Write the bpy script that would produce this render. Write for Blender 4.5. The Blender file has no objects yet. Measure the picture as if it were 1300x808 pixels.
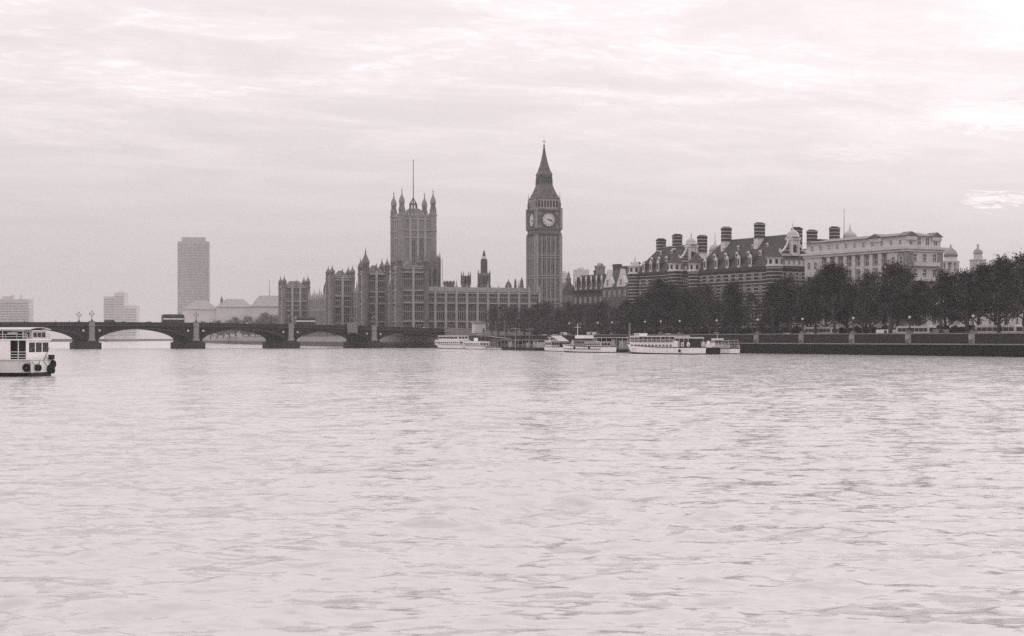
import bpy, math, random
import numpy as np
from mathutils import Matrix, Vector
R = math.radians
random.seed(7)
SC = bpy.context.scene
COL = SC.collection
# ---------------------------------------------------------------- camera
F, HZ, CH, GZ = 1900.0, 430.0, 4.0, 4.1      # focal length in photo pixels, horizon row, eye height, quay level
cam = bpy.data.objects.new('camera', bpy.data.cameras.new('camera'))
COL.objects.link(cam)
cam.location = (0, 0, CH)
cam.rotation_euler = (R(90), 0, 0)
cam.data.sensor_width = 36.0
cam.data.lens = F / 1300 * 36
cam.data.shift_y = 26 / 1300
cam.data.clip_start = 0.5
cam.data.clip_end = 9000
SC.camera = cam
# ---------------------------------------------------------------- sky
SUN_EL, SUN_AZ = 24, 38
TINT = (1.0, 0.914, 0.929)
W = bpy.data.worlds.new('World'); SC.world = W; W.use_nodes = True
nt = W.node_tree; nt.nodes.clear()
def N(t, **kw):
    n = nt.nodes.new(t)
    for k, v in kw.items(): setattr(n, k, v)
    return n
def L(a, b): nt.links.new(a, b)
def M(op, a, b=None, c=None, clamp=False):
    n = N('ShaderNodeMath', operation=op, use_clamp=clamp)
    for i, v in enumerate((a, b, c)):
        if v is None: continue
        if isinstance(v, (int, float)): n.inputs[i].default_value = v
        else: L(v, n.inputs[i])
    return n.outputs[0]
def ramp(v, a, b, lo, hi, kind='SMOOTHSTEP'):
    n = N('ShaderNodeMapRange', interpolation_type=kind)
    L(v, n.inputs[0])
    for i, q in enumerate((a, b, lo, hi)): n.inputs[1 + i].default_value = q
    return n.outputs[0]
sky = N('ShaderNodeTexSky', sky_type='NISHITA', sun_disc=False, sun_elevation=R(SUN_EL), sun_rotation=R(SUN_AZ))
sky.air_density = 1.0; sky.dust_density = 4.0
bw = N('ShaderNodeRGBToBW'); L(sky.outputs[0], bw.inputs[0])
tc = N('ShaderNodeTexCoord'); sp = N('ShaderNodeSeparateXYZ'); L(tc.outputs['Generated'], sp.inputs[0])
dx, dy, dz = sp.outputs
zc = M('MAXIMUM', dz, 0.0)
up = ramp(zc, 0.0, 0.22, 5.5, 8.8)
hi = ramp(zc, 0.2, 0.8, 0.0, 3.6)
side = M('MULTIPLY', ramp(dx, -0.30, 0.34, -0.3, 0.15), ramp(zc, 0.0, 0.1, 0.3, 1.0))
# streaky altocumulus on a plane high above
inv = M('DIVIDE', 1.0, M('ADD', zc, 0.06))
cx_, cy_ = M('MULTIPLY', dx, inv), M('MULTIPLY', dy, inv)
cv = N('ShaderNodeCombineXYZ')
L(M('ADD', M('MULTIPLY', cx_, 2.0), M('MULTIPLY', cy_, -0.9)), cv.inputs[0]); L(M('MULTIPLY', cy_, 2.6), cv.inputs[1])
n1 = N('ShaderNodeTexNoise'); L(cv.outputs[0], n1.inputs['Vector'])
n1.inputs['Scale'].default_value = 0.75; n1.inputs['Detail'].default_value = 7; n1.inputs['Roughness'].default_value = 0.62; n1.inputs['Distortion'].default_value = 0.6
n2 = N('ShaderNodeTexNoise'); L(cv.outputs[0], n2.inputs['Vector'])
n2.inputs['Scale'].default_value = 5.0; n2.inputs['Detail'].default_value = 5; n2.inputs['Roughness'].default_value = 0.6; n2.inputs['Distortion'].default_value = 1.2
soft = ramp(n1.outputs['Fac'], 0.30, 0.72, -0.8, 0.9)
wisp = M('MULTIPLY', ramp(n2.outputs['Fac'], 0.44, 0.74, 0.0, 1.7), ramp(n1.outputs['Fac'], 0.40, 0.62, 0.25, 1.0))
cl = M('ADD', M('MULTIPLY', soft, ramp(zc, 0.05, 0.19, 0.1, 1.0)), M('MULTIPLY', wisp, ramp(zc, 0.09, 0.2, 0.03, 1.0)))
# two small bright breaks low in the west
az, el = M('DIVIDE', dx, M('MAXIMUM', dy, 0.05)), M('DIVIDE', dz, M('MAXIMUM', dy, 0.05))
brk = None
for a0, e0, wa, we, g_ in ((0.318, 0.0925, 0.017, 0.0036, 2.6), (0.345, 0.094, 0.012, 0.0028, 2.2), (0.33, 0.149, 0.06, 0.009, 1.3), (0.235, 0.125, 0.04, 0.005, .7)):
    q = M('ADD', M('POWER', M('DIVIDE', M('SUBTRACT', az, a0), wa), 2.0), M('POWER', M('DIVIDE', M('SUBTRACT', M('ADD', el, M('MULTIPLY', M('SUBTRACT', n2.outputs['Fac'], 0.5), 0.035)), e0), we), 2.0))
    v = ramp(q, 0.0, 1.7, g_, 0.0); brk = v if brk is None else M('ADD', brk, v)
cl = M('ADD', cl, M('MULTIPLY', brk, ramp(dy, 0.0, 0.2, 0.0, 1.0)))
over = M('ADD', M('ADD', M('ADD', up, hi), side), cl)
tot = M('ADD', M('MULTIPLY', bw.outputs[0], 0.06), over)
rgb = N('ShaderNodeCombineColor')
for i in range(3): L(M('MULTIPLY', tot, TINT[i]), rgb.inputs[i])
bg = N('ShaderNodeBackground'); L(rgb.outputs[0], bg.inputs[0]); bg.inputs[1].default_value = 0.105
L(bg.outputs[0], N('ShaderNodeOutputWorld').inputs[0])
W.cycles.sampling_method = 'MANUAL'; W.cycles.sample_map_resolution = 1024
# ---------------------------------------------------------------- sun behind thin cloud
sl = bpy.data.lights.new('sun', 'SUN'); sl.energy = 0.7; sl.angle = R(14); sl.color = (1.0, 0.925, 0.92)
sun = bpy.data.objects.new('sun', sl); COL.objects.link(sun)
sv = Vector((math.sin(R(SUN_AZ)) * math.cos(R(SUN_EL)), math.cos(R(SUN_AZ)) * math.cos(R(SUN_EL)), math.sin(R(SUN_EL))))
sun.rotation_euler = sv.to_track_quat('Z', 'Y').to_euler()
sun.location = sv * 400 + Vector((0, 300, 60))
vs = SC.view_settings
vs.view_transform = 'Standard'; vs.look = 'None'; vs.exposure = 0.05; vs.gamma = 1.0; vs.use_curve_mapping = False
cy = SC.cycles
cy.max_bounces = 6; cy.diffuse_bounces = 2; cy.glossy_bounces = 3; cy.volume_bounces = 1; cy.transparent_max_bounces = 8
cy.caustics_reflective = False; cy.caustics_refractive = False
cy.use_denoising = False; cy.use_adaptive_sampling = False; cy.adaptive_threshold = 0.02
# ---------------------------------------------------------------- materials
MATS = {}
def mat(name, c, rough=0.85, nscale=0.0, namt=0.3, stripe=None, c2=None, spec=0.3, obj_var=0.0, stain=None, zfine=None):
    """grey-toned surface: base value, cloudy wear, optional level stripes (period, share) of a second value, optional tide stain (z)"""
    if name in MATS: return MATS[name]
    m = bpy.data.materials.new(name); m.use_nodes = True
    t = m.node_tree; p = t.nodes['Principled BSDF']
    def n_(k, **kw):
        n = t.nodes.new(k)
        for a, v in kw.items(): setattr(n, a, v)
        return n
    def mm(op, a, b):
        n = n_('ShaderNodeMath', operation=op)
        for i, v in enumerate((a, b)):
            if isinstance(v, (int, float)): n.inputs[i].default_value = v
            else: t.links.new(v, n.inputs[i])
        return n.outputs[0]
    p.inputs['Roughness'].default_value = rough; p.inputs['Specular IOR Level'].default_value = spec
    val = c
    if stripe or stain or nscale:
        co = n_('ShaderNodeTexCoord'); s = n_('ShaderNodeSeparateXYZ'); t.links.new(co.outputs['Object'], s.inputs[0])
    if stripe:
        fr = mm('FRACT', mm('DIVIDE', s.outputs[2], stripe[0]), 0)
        k = mm('LESS_THAN', fr, stripe[1])
        val = mm('ADD', c, mm('MULTIPLY', k, c2 - c))
    if nscale:
        a = n_('ShaderNodeTexNoise'); t.links.new(co.outputs['Object'], a.inputs['Vector'])
        a.inputs['Scale'].default_value = nscale; a.inputs['Detail'].default_value = 6; a.inputs['Roughness'].default_value = 0.65
        val = mm('MULTIPLY', val, mm('ADD', 1 - namt, mm('MULTIPLY', a.outputs['Fac'], 2 * namt)))
    if stain:
        b = n_('ShaderNodeTexNoise'); t.links.new(co.outputs['Object'], b.inputs['Vector']); b.inputs['Scale'].default_value = 0.35
        edge = mm('ADD', stain[0], mm('MULTIPLY', b.outputs['Fac'], 0.9))
        k = mm('LESS_THAN', s.outputs[2], edge)
        val = mm('MULTIPLY', val, mm('SUBTRACT', 1.0, mm('MULTIPLY', k, 1 - stain[1])))
    if obj_var:
        oi = n_('ShaderNodeObjectInfo')
        val = mm('MULTIPLY', val, mm('ADD', 1 - obj_var, mm('MULTIPLY', oi.outputs['Random'], 2 * obj_var)))
    if isinstance(val, (int, float)):
        p.inputs['Base Color'].default_value = (val, val * 0.965, val * 0.955, 1)
    else:
        cc = n_('ShaderNodeCombineColor')
        for i, q in enumerate((1.0, 0.965, 0.955)): t.links.new(mm('MULTIPLY', val, q), cc.inputs[i])
        t.links.new(cc.outputs[0], p.inputs['Base Color'])
    MATS[name] = m
    return m
STONE = mat('grey limestone', 0.14, nscale=0.45, namt=0.75)
STONE_L = mat('lighter limestone dressings', 0.33, nscale=0.4, namt=0.4)  # contrast of light buttress and shaded recess put into the colour
STONE_D = mat('dark limestone', 0.075, nscale=0.5, namt=0.5)
TOWERST = mat('clock tower limestone', 0.13, nscale=0.6, namt=0.55)
IRON = mat('cast iron roof plates', 0.11, 0.6, nscale=1.2, namt=0.4)
GLASS = mat('dark window glass', 0.025, 0.25, spec=0.4)
TOWERL = mat('clock tower dressings', 0.30, nscale=0.6, namt=0.5)  # ribs lighter than the shaft, recess shade put into the colour contrast
VICT = mat('great tower limestone', 0.23, nscale=0.5, namt=0.5)
DIAL = mat('opal dial glass', 0.62, 0.5)
BLACK = mat('black ironwork', 0.025, 0.6)
BRIDGE = mat('dark bridge paint', 0.014, 0.8, spec=0.1, nscale=0.6, namt=0.6)
GRANITE = mat('granite', 0.24, nscale=0.8, namt=0.35)
PIER = mat('wet pier granite', 0.03, 0.7, spec=0.15, nscale=0.7, namt=0.6)
BRICK = mat('dark brick with stone bands', 0.045, nscale=0.6, namt=0.5, stripe=(1.15, 0.26), c2=0.36)
BRICKP = mat('dark brick', 0.07, nscale=0.6, namt=0.5)
BAND = mat('pale portland stone', 0.58, nscale=0.5, namt=0.3)
PORT = mat('weathered portland stone', 0.54, nscale=0.35, namt=0.38)
SLATE = mat('slate roof', 0.06, 0.7, nscale=0.8, namt=0.6)
LEAD = mat('lead roof', 0.28, 0.5, nscale=0.6, namt=0.4)
LEADD = mat('dark lead', 0.13, 0.5, nscale=0.6, namt=0.4)
WHITE = mat('white boat paint', 0.80, 0.4, nscale=0.9, namt=0.12)
CREAM = mat('dull boat paint', 0.52, 0.5, nscale=0.9, namt=0.25)
GREYP = mat('grey boat paint', 0.26, 0.5, nscale=0.9, namt=0.3)
HULLD = mat('black hull paint', 0.015, 0.6, spec=0.15, nscale=1.0, namt=0.4)
RUBBER = mat('tyre rubber', 0.012, 0.9)
QUAY = mat('river wall granite', 0.032, spec=0.15, nscale=0.9, namt=0.75, stripe=(0.62, 0.12), c2=0.02, stain=(2.1, 0.4))
COPE = mat('coping stone', 0.16, nscale=0.7, namt=0.8)
TERR = mat('terrace wall stone', 0.30, nscale=0.3, namt=0.3, stain=(1.9, 0.3))
PAVE = mat('paving', 0.16, nscale=0.3, namt=0.4)
ASPH = mat('asphalt', 0.06, nscale=0.3, namt=0.4)
EARTH = mat('park ground', 0.06, nscale=0.05, namt=0.5)
BARK = mat('plane tree bark', 0.07, nscale=0.9, namt=0.6)
HAZE_TWIG = mat('haze-lightened twigs', 0.20, nscale=0.5, namt=0.6, obj_var=0.2, spec=0.1)  # far crowns lightened, so their colour stands in for distance haze
LEAF_P = mat('paler dry leaves', 0.09, nscale=0.9, namt=0.8, obj_var=0.3, spec=0.1)
LEAF = mat('late autumn leaves', 0.025, nscale=0.9, namt=1.0, obj_var=0.25, spec=0.1)
CONC = mat('far concrete', 0.55, nscale=0.06, namt=0.3)  # lightened so the far blocks carry haze in their colour
CURT = mat('curtain wall spandrels', 0.42, 0.3, nscale=0.1, namt=0.2)  # spandrels paled too, distance haze put into the colour
BUSP = mat('bus paint', 0.08, 0.35, spec=0.5)
COAT = mat('dark coats', 0.03, obj_var=0.6)
GLOBE = mat('opal lamp globe', 0.5, 0.3)
CANVAS = mat('weathered canvas', 0.42, nscale=0.5, namt=0.3)
# ---------------------------------------------------------------- helpers
def X(px, D): return (px - 650) / F * D
def Zp(py, D): return CH + (HZ - py) / F * D
I4 = Matrix.Identity(4)
def T(x, y, z): return Matrix.Translation((x, y, z))
def RZ(deg): return Matrix.Rotation(R(deg), 4, 'Z')
class MB:
    """collects shapes, then builds ONE mesh object"""
    def __init__(s, M=None, mats=None):
        s.v, s.f, s.mi, s.M, s.k, s.mats = [], [], [], (M or I4), 0, mats
    def add(s, vs, fs):
        o = len(s.v); m = s.M
        s.v += [tuple(m @ Vector(p)) for p in vs]
        s.f += [tuple(i + o for i in f) for f in fs]; s.mi += [s.k] * len(fs)
        return s
    def bx(s, x0, x1, y0, y1, z0, z1):
        return s.add([(x, y, z) for z in (z0, z1) for y in (y0, y1) for x in (x0, x1)],
                     [(0, 2, 3, 1), (4, 5, 7, 6), (0, 1, 5, 4), (2, 6, 7, 3), (0, 4, 6, 2), (1, 3, 7, 5)])
    def prism(s, poly, z0, z1):
        n = len(poly)
        return s.add([(x, y, z0) for x, y in poly] + [(x, y, z1) for x, y in poly],
                     [tuple(range(n - 1, -1, -1)), tuple(range(n, 2 * n))] + [(i, (i + 1) % n, n + (i + 1) % n, n + i) for i in range(n)])
    def slab(s, outline, y0, y1):
        """outline in x,z extruded along y (front y0 faces the viewer)"""
        n = len(outline)
        return s.add([(x, y0, z) for x, z in outline] + [(x, y1, z) for x, z in outline],
                     [tuple(range(n)), tuple(range(2 * n - 1, n - 1, -1))] + [(i, n + i, n + (i + 1) % n, (i + 1) % n) for i in range(n)])
    def lathe(s, prof, n=12, cx=0, cy=0, rot=0.0, cap=True):
        vs, fs = [], []
        for r, z in prof:
            for i in range(n):
                a = rot + 2 * math.pi * i / n
                vs.append((cx + r * math.cos(a), cy + r * math.sin(a), z))
        for k in range(len(prof) - 1):
            for i in range(n):
                j = (i + 1) % n
                fs.append((k * n + i, k * n + j, (k + 1) * n + j, (k + 1) * n + i))
        if cap:
            fs.append(tuple(range(n - 1, -1, -1))); q = (len(prof) - 1) * n; fs.append(tuple(range(q, q + n)))
        return s.add(vs, fs)
    def sq(s, prof, cx=0, cy=0):
        """square plan lathe: half-widths"""
        return s.lathe([(h * math.sqrt(2), z) for h, z in prof], 4, cx, cy, math.pi / 4)
    def tube(s, a, b, r0, r1=None, n=5):
        a, b = Vector(a), Vector(b); r1 = r0 if r1 is None else r1
        d = b - a
        if d.length < 1e-6: return s
        q = d.to_track_quat('Z', 'Y'); vs = []
        for p, r in ((a, r0), (b, r1)):
            for i in range(n):
                t = 2 * math.pi * i / n
                vs.append(p + q @ Vector((r * math.cos(t), r * math.sin(t), 0)))
        return s.add(vs, [(i, (i + 1) % n, n + (i + 1) % n, n + i) for i in range(n)] + [tuple(range(n - 1, -1, -1)), tuple(range(n, 2 * n))])
    def ball(s, c, r, n=8, k=5, sz=1.0):
        return s.lathe([(max(0.01, r * math.sin(math.pi * i / k)), -r * sz * math.cos(math.pi * i / k)) for i in range(k + 1)], n, 0, 0) if c is None else \
               MB.lathe(s, [(max(0.01, r * math.sin(math.pi * i / k)), c[2] - r * sz * math.cos(math.pi * i / k)) for i in range(k + 1)], n, c[0], c[1])
    def gable(s, x0, x1, y0, y1, z0, z1, along='y', over=0.0, hip=0.0):
        """pitched roof; ridge along y or x; hip = run of the hipped ends"""
        if along == 'y':
            m = (x0 + x1) / 2
            vs = [(x0 - over, y0, z0), (x1 + over, y0, z0), (x1 + over, y1, z0), (x0 - over, y1, z0), (m, y0 + hip, z1), (m, y1 - hip, z1)]
        else:
            m = (y0 + y1) / 2
            vs = [(x1, y0 - over, z0), (x1, y1 + over, z0), (x0, y1 + over, z0), (x0, y0 - over, z0), (x1 - hip, m, z1), (x0 + hip, m, z1)]
        return s.add(vs, [(0, 3, 2, 1), (0, 1, 4), (2, 3, 5), (1, 2, 5, 4), (3, 0, 4, 5)])
    def mesh(s, name, mats):
        me = bpy.data.meshes.new(name); me.from_pydata(s.v, [], s.f)
        for m in (mats if isinstance(mats, (list, tuple)) else [mats]): me.materials.append(m)
        if any(s.mi): me.polygons.foreach_set('material_index', s.mi)
        me.update(); return me
    def build(s, name, mats, parent=None, smooth=False):
        me = s.mesh(name, mats)
        if smooth: me.polygons.foreach_set('use_smooth', [True] * len(me.polygons))
        return put(name, me, parent)
def put(name, me, parent=None, mtx=None):
    o = bpy.data.objects.new(name, me); COL.objects.link(o)
    if parent is not None: o.parent = parent
    if mtx is not None: o.matrix_basis = mtx
    return o
def tag(o, label=None, cat=None, group=None, kind=None):
    for k, v in (('label', label), ('category', cat), ('group', group), ('kind', kind)):
        if v: o[k] = v
    return o
def thing(name, label, cat, loc=(0, 0, 0), rz=0.0, group=None):
    o = bpy.data.objects.new(name, None); COL.objects.link(o)
    o.location = loc; o.rotation_euler = (0, 0, R(rz)); o.empty_display_size = 0.5
    return tag(o, label, cat, group)
KIDS = {}
def copy_tree(o, parent=None):
    c = o.copy(); COL.objects.link(c)
    if parent is not None: c.parent = parent
    for ch in o.children: copy_tree(ch, c)
    return c
B0 = T(0, 0, -GZ)         # parts of a thing standing on the quay are drawn in absolute heights
EAST = RZ(-90)            # turns a face drawn along x (facing -y) to face -x
# ---------------------------------------------------------------- the river
WAVE_S = (0.85, 1.1)
def water_mat():
    m = bpy.data.materials.new('silty river water'); m.use_nodes = True
    t = m.node_tree; p = t.nodes['Principled BSDF']
    p.inputs['Base Color'].default_value = (0.50, 0.485, 0.48, 1); p.inputs['Roughness'].default_value = 0.13
    p.inputs['IOR'].default_value = 1.45
    co = t.nodes.new('ShaderNodeTexCoord')
    geo = t.nodes.new('ShaderNodeNewGeometry'); acc = geo.outputs['Normal']
    # small ripples: slopes taken straight from noise, so that they do not fade with distance
    for sc, sx, sy, st, det in ((0.9, 0.45, 1.0, WAVE_S[0], 5), (5.5, 0.4, 1.0, WAVE_S[1], 4)):
        mp = t.nodes.new('ShaderNodeMapping'); mp.inputs['Scale'].default_value = (sx, sy, 1); mp.inputs['Rotation'].default_value = (0, 0, R(8))
        t.links.new(co.outputs['Object'], mp.inputs[0])
        n = t.nodes.new('ShaderNodeTexNoise'); n.inputs['Scale'].default_value = sc; n.inputs['Detail'].default_value = det; n.inputs['Distortion'].default_value = 0.4
        t.links.new(mp.outputs[0], n.inputs['Vector'])
        u = t.nodes.new('ShaderNodeVectorMath'); u.operation = 'SUBTRACT'; t.links.new(n.outputs['Color'], u.inputs[0]); u.inputs[1].default_value = (.5, .5, .5)
        w = t.nodes.new('ShaderNodeVectorMath'); w.operation = 'MULTIPLY'; t.links.new(u.outputs[0], w.inputs[0]); w.inputs[1].default_value = (st * .6, st, 0)
        q = t.nodes.new('ShaderNodeVectorMath'); q.operation = 'ADD'; t.links.new(acc, q.inputs[0]); t.links.new(w.outputs[0], q.inputs[1]); acc = q.outputs[0]
    nn = t.nodes.new('ShaderNodeVectorMath'); nn.operation = 'NORMALIZE'; t.links.new(acc, nn.inputs[0])
    t.links.new(nn.outputs[0], p.inputs['Normal'])
    return m
def river():
    rng = np.random.default_rng(11)
    ys = [9.0]
    while ys[-1] < 190: ys.append(ys[-1] * 1.0044 + 0.003)
    ys = np.array(ys); xs = np.linspace(-85, 85, 1200)
    XX, YY = np.meshgrid(xs, ys); ZZ = np.zeros_like(XX); DY = np.gradient(ys)[:, None] * np.ones_like(XX)
    def lowf(seed, L):
        r = np.random.default_rng(seed); z = np.zeros_like(XX)
        for _ in range(9):
            a = r.uniform(0, 6.28); k = 6.28 / (L * r.uniform(0.6, 1.7))
            z += np.sin(k * (XX * math.cos(a) * 0.7 + YY * math.sin(a)) + r.uniform(0, 6.28))
        return z / 3.0
    gust = np.clip(0.9 + 0.22 * lowf(3, 40), 0.4, 1.5)
    for i in range(80):
        lam = 0.40 * (6.5 ** rng.random()) ; k = 2 * math.pi / lam
        a = R(90) + rng.normal(0, 0.55) + R(10)
        amp = 0.0042 * lam ** 0.9 * rng.uniform(0.5, 1.2)
        ph = k * (XX * math.cos(a) + YY * math.sin(a)) + rng.uniform(0, 6.28)
        fade = np.clip(lam / (3.0 * DY) - 0.6, 0, 1)
        s = np.sin(ph)
        ZZ += amp * fade * (s + 0.22 * np.cos(2 * ph))
    ZZ *= gust
    # a few steeper wavelets
    ZZ *= 1 + 1.25 * np.clip(lowf(17, 8) - 0.9, 0, 1.3)
    st = np.clip(ZZ - 0.045, 0, 1); ZZ += 0.8 * st
    ex = np.clip((85 - np.abs(XX)) / 10, 0, 1) * np.clip((190 - YY) / 40, 0, 1) * np.clip((YY - 9) / 2, 0, 1)
    ZZ *= ex
    ny, nx = XX.shape
    V = np.stack([XX, YY, ZZ], -1).reshape(-1, 3)
    idx = np.arange(ny * nx).reshape(ny, nx)
    q = np.stack([idx[:-1, :-1], idx[:-1, 1:], idx[1:, 1:], idx[1:, :-1]], -1).reshape(-1, 4)
    y1 = float(ys[-1]); E = 2400
    o = len(V)
    # the wide sheet round the modelled waves
    ext = np.array([(-E, -60, 0), (-85, -60, 0), (85, -60, 0), (E, -60, 0), (-E, 9, 0), (-85, 9, 0), (85, 9, 0), (E, 9, 0),
                    (-E, y1, 0), (-85, y1, 0), (85, y1, 0), (E, y1, 0), (-E, 2900, 0), (-85, 2900, 0), (85, 2900, 0), (E, 2900, 0)], float)
    V = np.concatenate([V, ext])
    eq = [(0, 1, 5, 4), (1, 2, 6, 5), (2, 3, 7, 6), (4, 5, 9, 8), (6, 7, 11, 10), (8, 9, 13, 12), (9, 10, 14, 13), (10, 11, 15, 14)]
    q = np.concatenate([q, np.array(eq) + o])
    me = bpy.data.meshes.new('water')
    me.vertices.add(len(V)); me.vertices.foreach_set('co', V.ravel().astype(np.float32))
    me.loops.add(q.size); me.loops.foreach_set('vertex_index', q.ravel().astype(np.int32))
    me.polygons.add(len(q)); me.polygons.foreach_set('loop_start', np.arange(0, q.size, 4, dtype=np.int32))
    me.polygons.foreach_set('loop_total', np.full(len(q), 4, dtype=np.int32))
    me.polygons.foreach_set('use_smooth', np.ones(len(q), dtype=bool))
    me.update(calc_edges=True); me.validate()
    me.materials.append(water_mat())
    return tag(put('water', me), kind='structure')
river()
# ---------------------------------------------------------------- land
WALL = [(150, 250), (125, 295), (110, 322), (83.5, 369), (61, 408), (40, 448), (18, 500), (-5, 565), (-24, 622)]
PO, PA = (16.0, 746.0), 18.9                # palace frame
def pal(x, y):
    a = R(PA); return (PO[0] + x * math.cos(a) - y * math.sin(a), PO[1] + x * math.sin(a) + y * math.cos(a))
TER = [(-24, 622), (-46, 652), pal(-98, -60), pal(-98, 330)]
FARW = [pal(-98, 330), (-300, 1420), (-420, 1900), (-520, 2800)]
def sheet(name, pts, z, m):
    me = bpy.data.meshes.new(name); me.from_pydata([(x, y, z) for x, y in pts], [], [tuple(range(len(pts)))])
    me.materials.append(m); me.update(); return tag(put(name, me), kind='structure')
g = MB(); g.prism([(x, y) for x, y in WALL] + TER[1:] + FARW[1:] + [(2300, 2800), (2300, 250)], -0.8, GZ - 0.02); tag(g.build('ground', EARTH), kind='structure')
g = MB(); g.prism([(-2300, 1750), (-560, 1750), (-545, 2000), (-560, 2800), (-2300, 2800)], -0.8, 3.2); tag(g.build('far_bank_ground', EARTH), kind='structure')
g = MB(); g.prism([(-2300, 330), (-420, 330), (-330, 560), (-330, 700), (-640, 1740), (-2300, 1740)], -0.8, 4.0); tag(g.build('near_bank_ground', EARTH), kind='structure')
def offs(pts, d):
    out = []
    for i, p in enumerate(pts):
        a = Vector(pts[max(0, i - 1)]); b = Vector(pts[min(len(pts) - 1, i + 1)]); t = (b - a).normalized()
        n = Vector((t.y, -t.x)); out.append((p[0] + n.x * d, p[1] + n.y * d))
    return out
def strip(name, pts, d0, d1, z, m):
    a, b = offs(pts, d0), offs(pts, d1); mb = MB()
    for i in range(len(pts) - 1):
        mb.add([(*a[i], z), (*b[i], z), (*b[i + 1], z), (*a[i + 1], z)], [(0, 1, 2, 3)])
    return tag(mb.build(name, m), kind='structure')
def wallstrip(mb, pts, d0, d1, z0, z1):
    a, b = offs(pts, d0), offs(pts, d1); n = len(pts)
    vs = [(*p, z0) for p in a] + [(*p, z0) for p in b] + [(*p, z1) for p in a] + [(*p, z1) for p in b]; fs = []
    for i in range(n - 1):
        fs += [(i, i + 1, 2 * n + i + 1, 2 * n + i), (n + i + 1, n + i, 3 * n + i, 3 * n + i + 1), (2 * n + i, 2 * n + i + 1, 3 * n + i + 1, 3 * n + i), (i + 1, i, n + i, n + i + 1)]
    fs += [(0, 2 * n, 3 * n, n), (n - 1, 2 * n - 1, 4 * n - 1, 3 * n - 1)]
    mb.add(vs, fs); return mb
strip('pavement', WALL, 0.6, 6.0, GZ, PAVE)
strip('road', WALL, 6.0, 20.0, GZ - 0.012, ASPH)
strip('path', WALL, 20.0, 27.0, GZ, PAVE)
rw = thing('river_wall', 'long dark granite embankment wall with pale coping rising from the water', 'wall', (WALL[2][0], WALL[2][1], 0))
off = T(-WALL[2][0], -WALL[2][1], 0)
wallstrip(MB(off), WALL, -0.02, 0.55, -0.6, 5.0).build('wall', QUAY, rw)
wallstrip(MB(off), WALL, -0.22, 0.75, 5.0, 5.28).build('coping', COPE, rw)
wallstrip(MB(off), WALL, -0.30, -0.02, 2.55, 2.85).build('ledge', mat('ledge stone', 0.19, nscale=0.6, namt=0.5), rw)
tw = thing('terrace_wall', 'pale riverside terrace wall below the long gothic palace, dark at the tide line', 'wall', (TER[2][0], TER[2][1], 0))
off = T(-TER[2][0], -TER[2][1], 0)
wallstrip(MB(off), TER, -0.02, 0.9, -0.6, 5.1).build('wall', TERR, tw)
wallstrip(MB(off), TER, -0.25, 1.1, 5.1, 5.5).build('coping', COPE, tw)
fw = thing('far_wall', 'low hazy river wall with bare trees on top, far beyond the bridge arches', 'wall', (FARW[1][0], FARW[1][1], 0))
off = T(-FARW[1][0], -FARW[1][1], 0)
wallstrip(MB(off), FARW, -0.02, 0.9, -0.6, 5.4).build('wall', TERR, fw)
# ---------------------------------------------------------------- the bridge
BO, BA, BW = (-124.1, 587.2), 26.0, 26.0
PIERS = [-150.0, -114.3, -78.6, -40.0, 0.0, 38.6, 74.3, 107.0]
def zpar(s): return 10.3 - 0.00012 * (s + 25) ** 2
br = thing('road_bridge', 'long dark low bridge of shallow iron arches on granite piers across the river', 'bridge', (*BO, 0), BA)
def span(a, b):
    m = MB(); h = 1.6; n = 24; a_, b_ = a + h, b - h; c = (a_ + b_) / 2; hw = (b_ - a_) / 2; zc = zpar(c) - 2.55
    xs = [a_ + (b_ - a_) * i / n for i in range(n + 1)]
    arc = [2.0 + (zc - 2.0) * math.sqrt(max(0, 1 - ((x - c) / hw) ** 2)) for x in xs]
    top = [zpar(x) - 1.25 for x in xs]; vs = []
    for y in (0.0, BW):
        vs += [(x, y, z) for x, z in zip(xs, arc)] + [(x, y, z) for x, z in zip(xs, top)]
    k = n + 1; fs = []
    for i in range(n):
        fs += [(i, i + 1, k + i + 1, k + i), (2 * k + i + 1, 2 * k + i, 3 * k + i, 3 * k + i + 1), (i + 1, i, 2 * k + i, 2 * k + i + 1), (k + i, k + i + 1, 3 * k + i + 1, 3 * k + i)]
    m.add(vs, fs)
    return m.build('arch_span', BRIDGE, br), xs, arc, top
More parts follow.
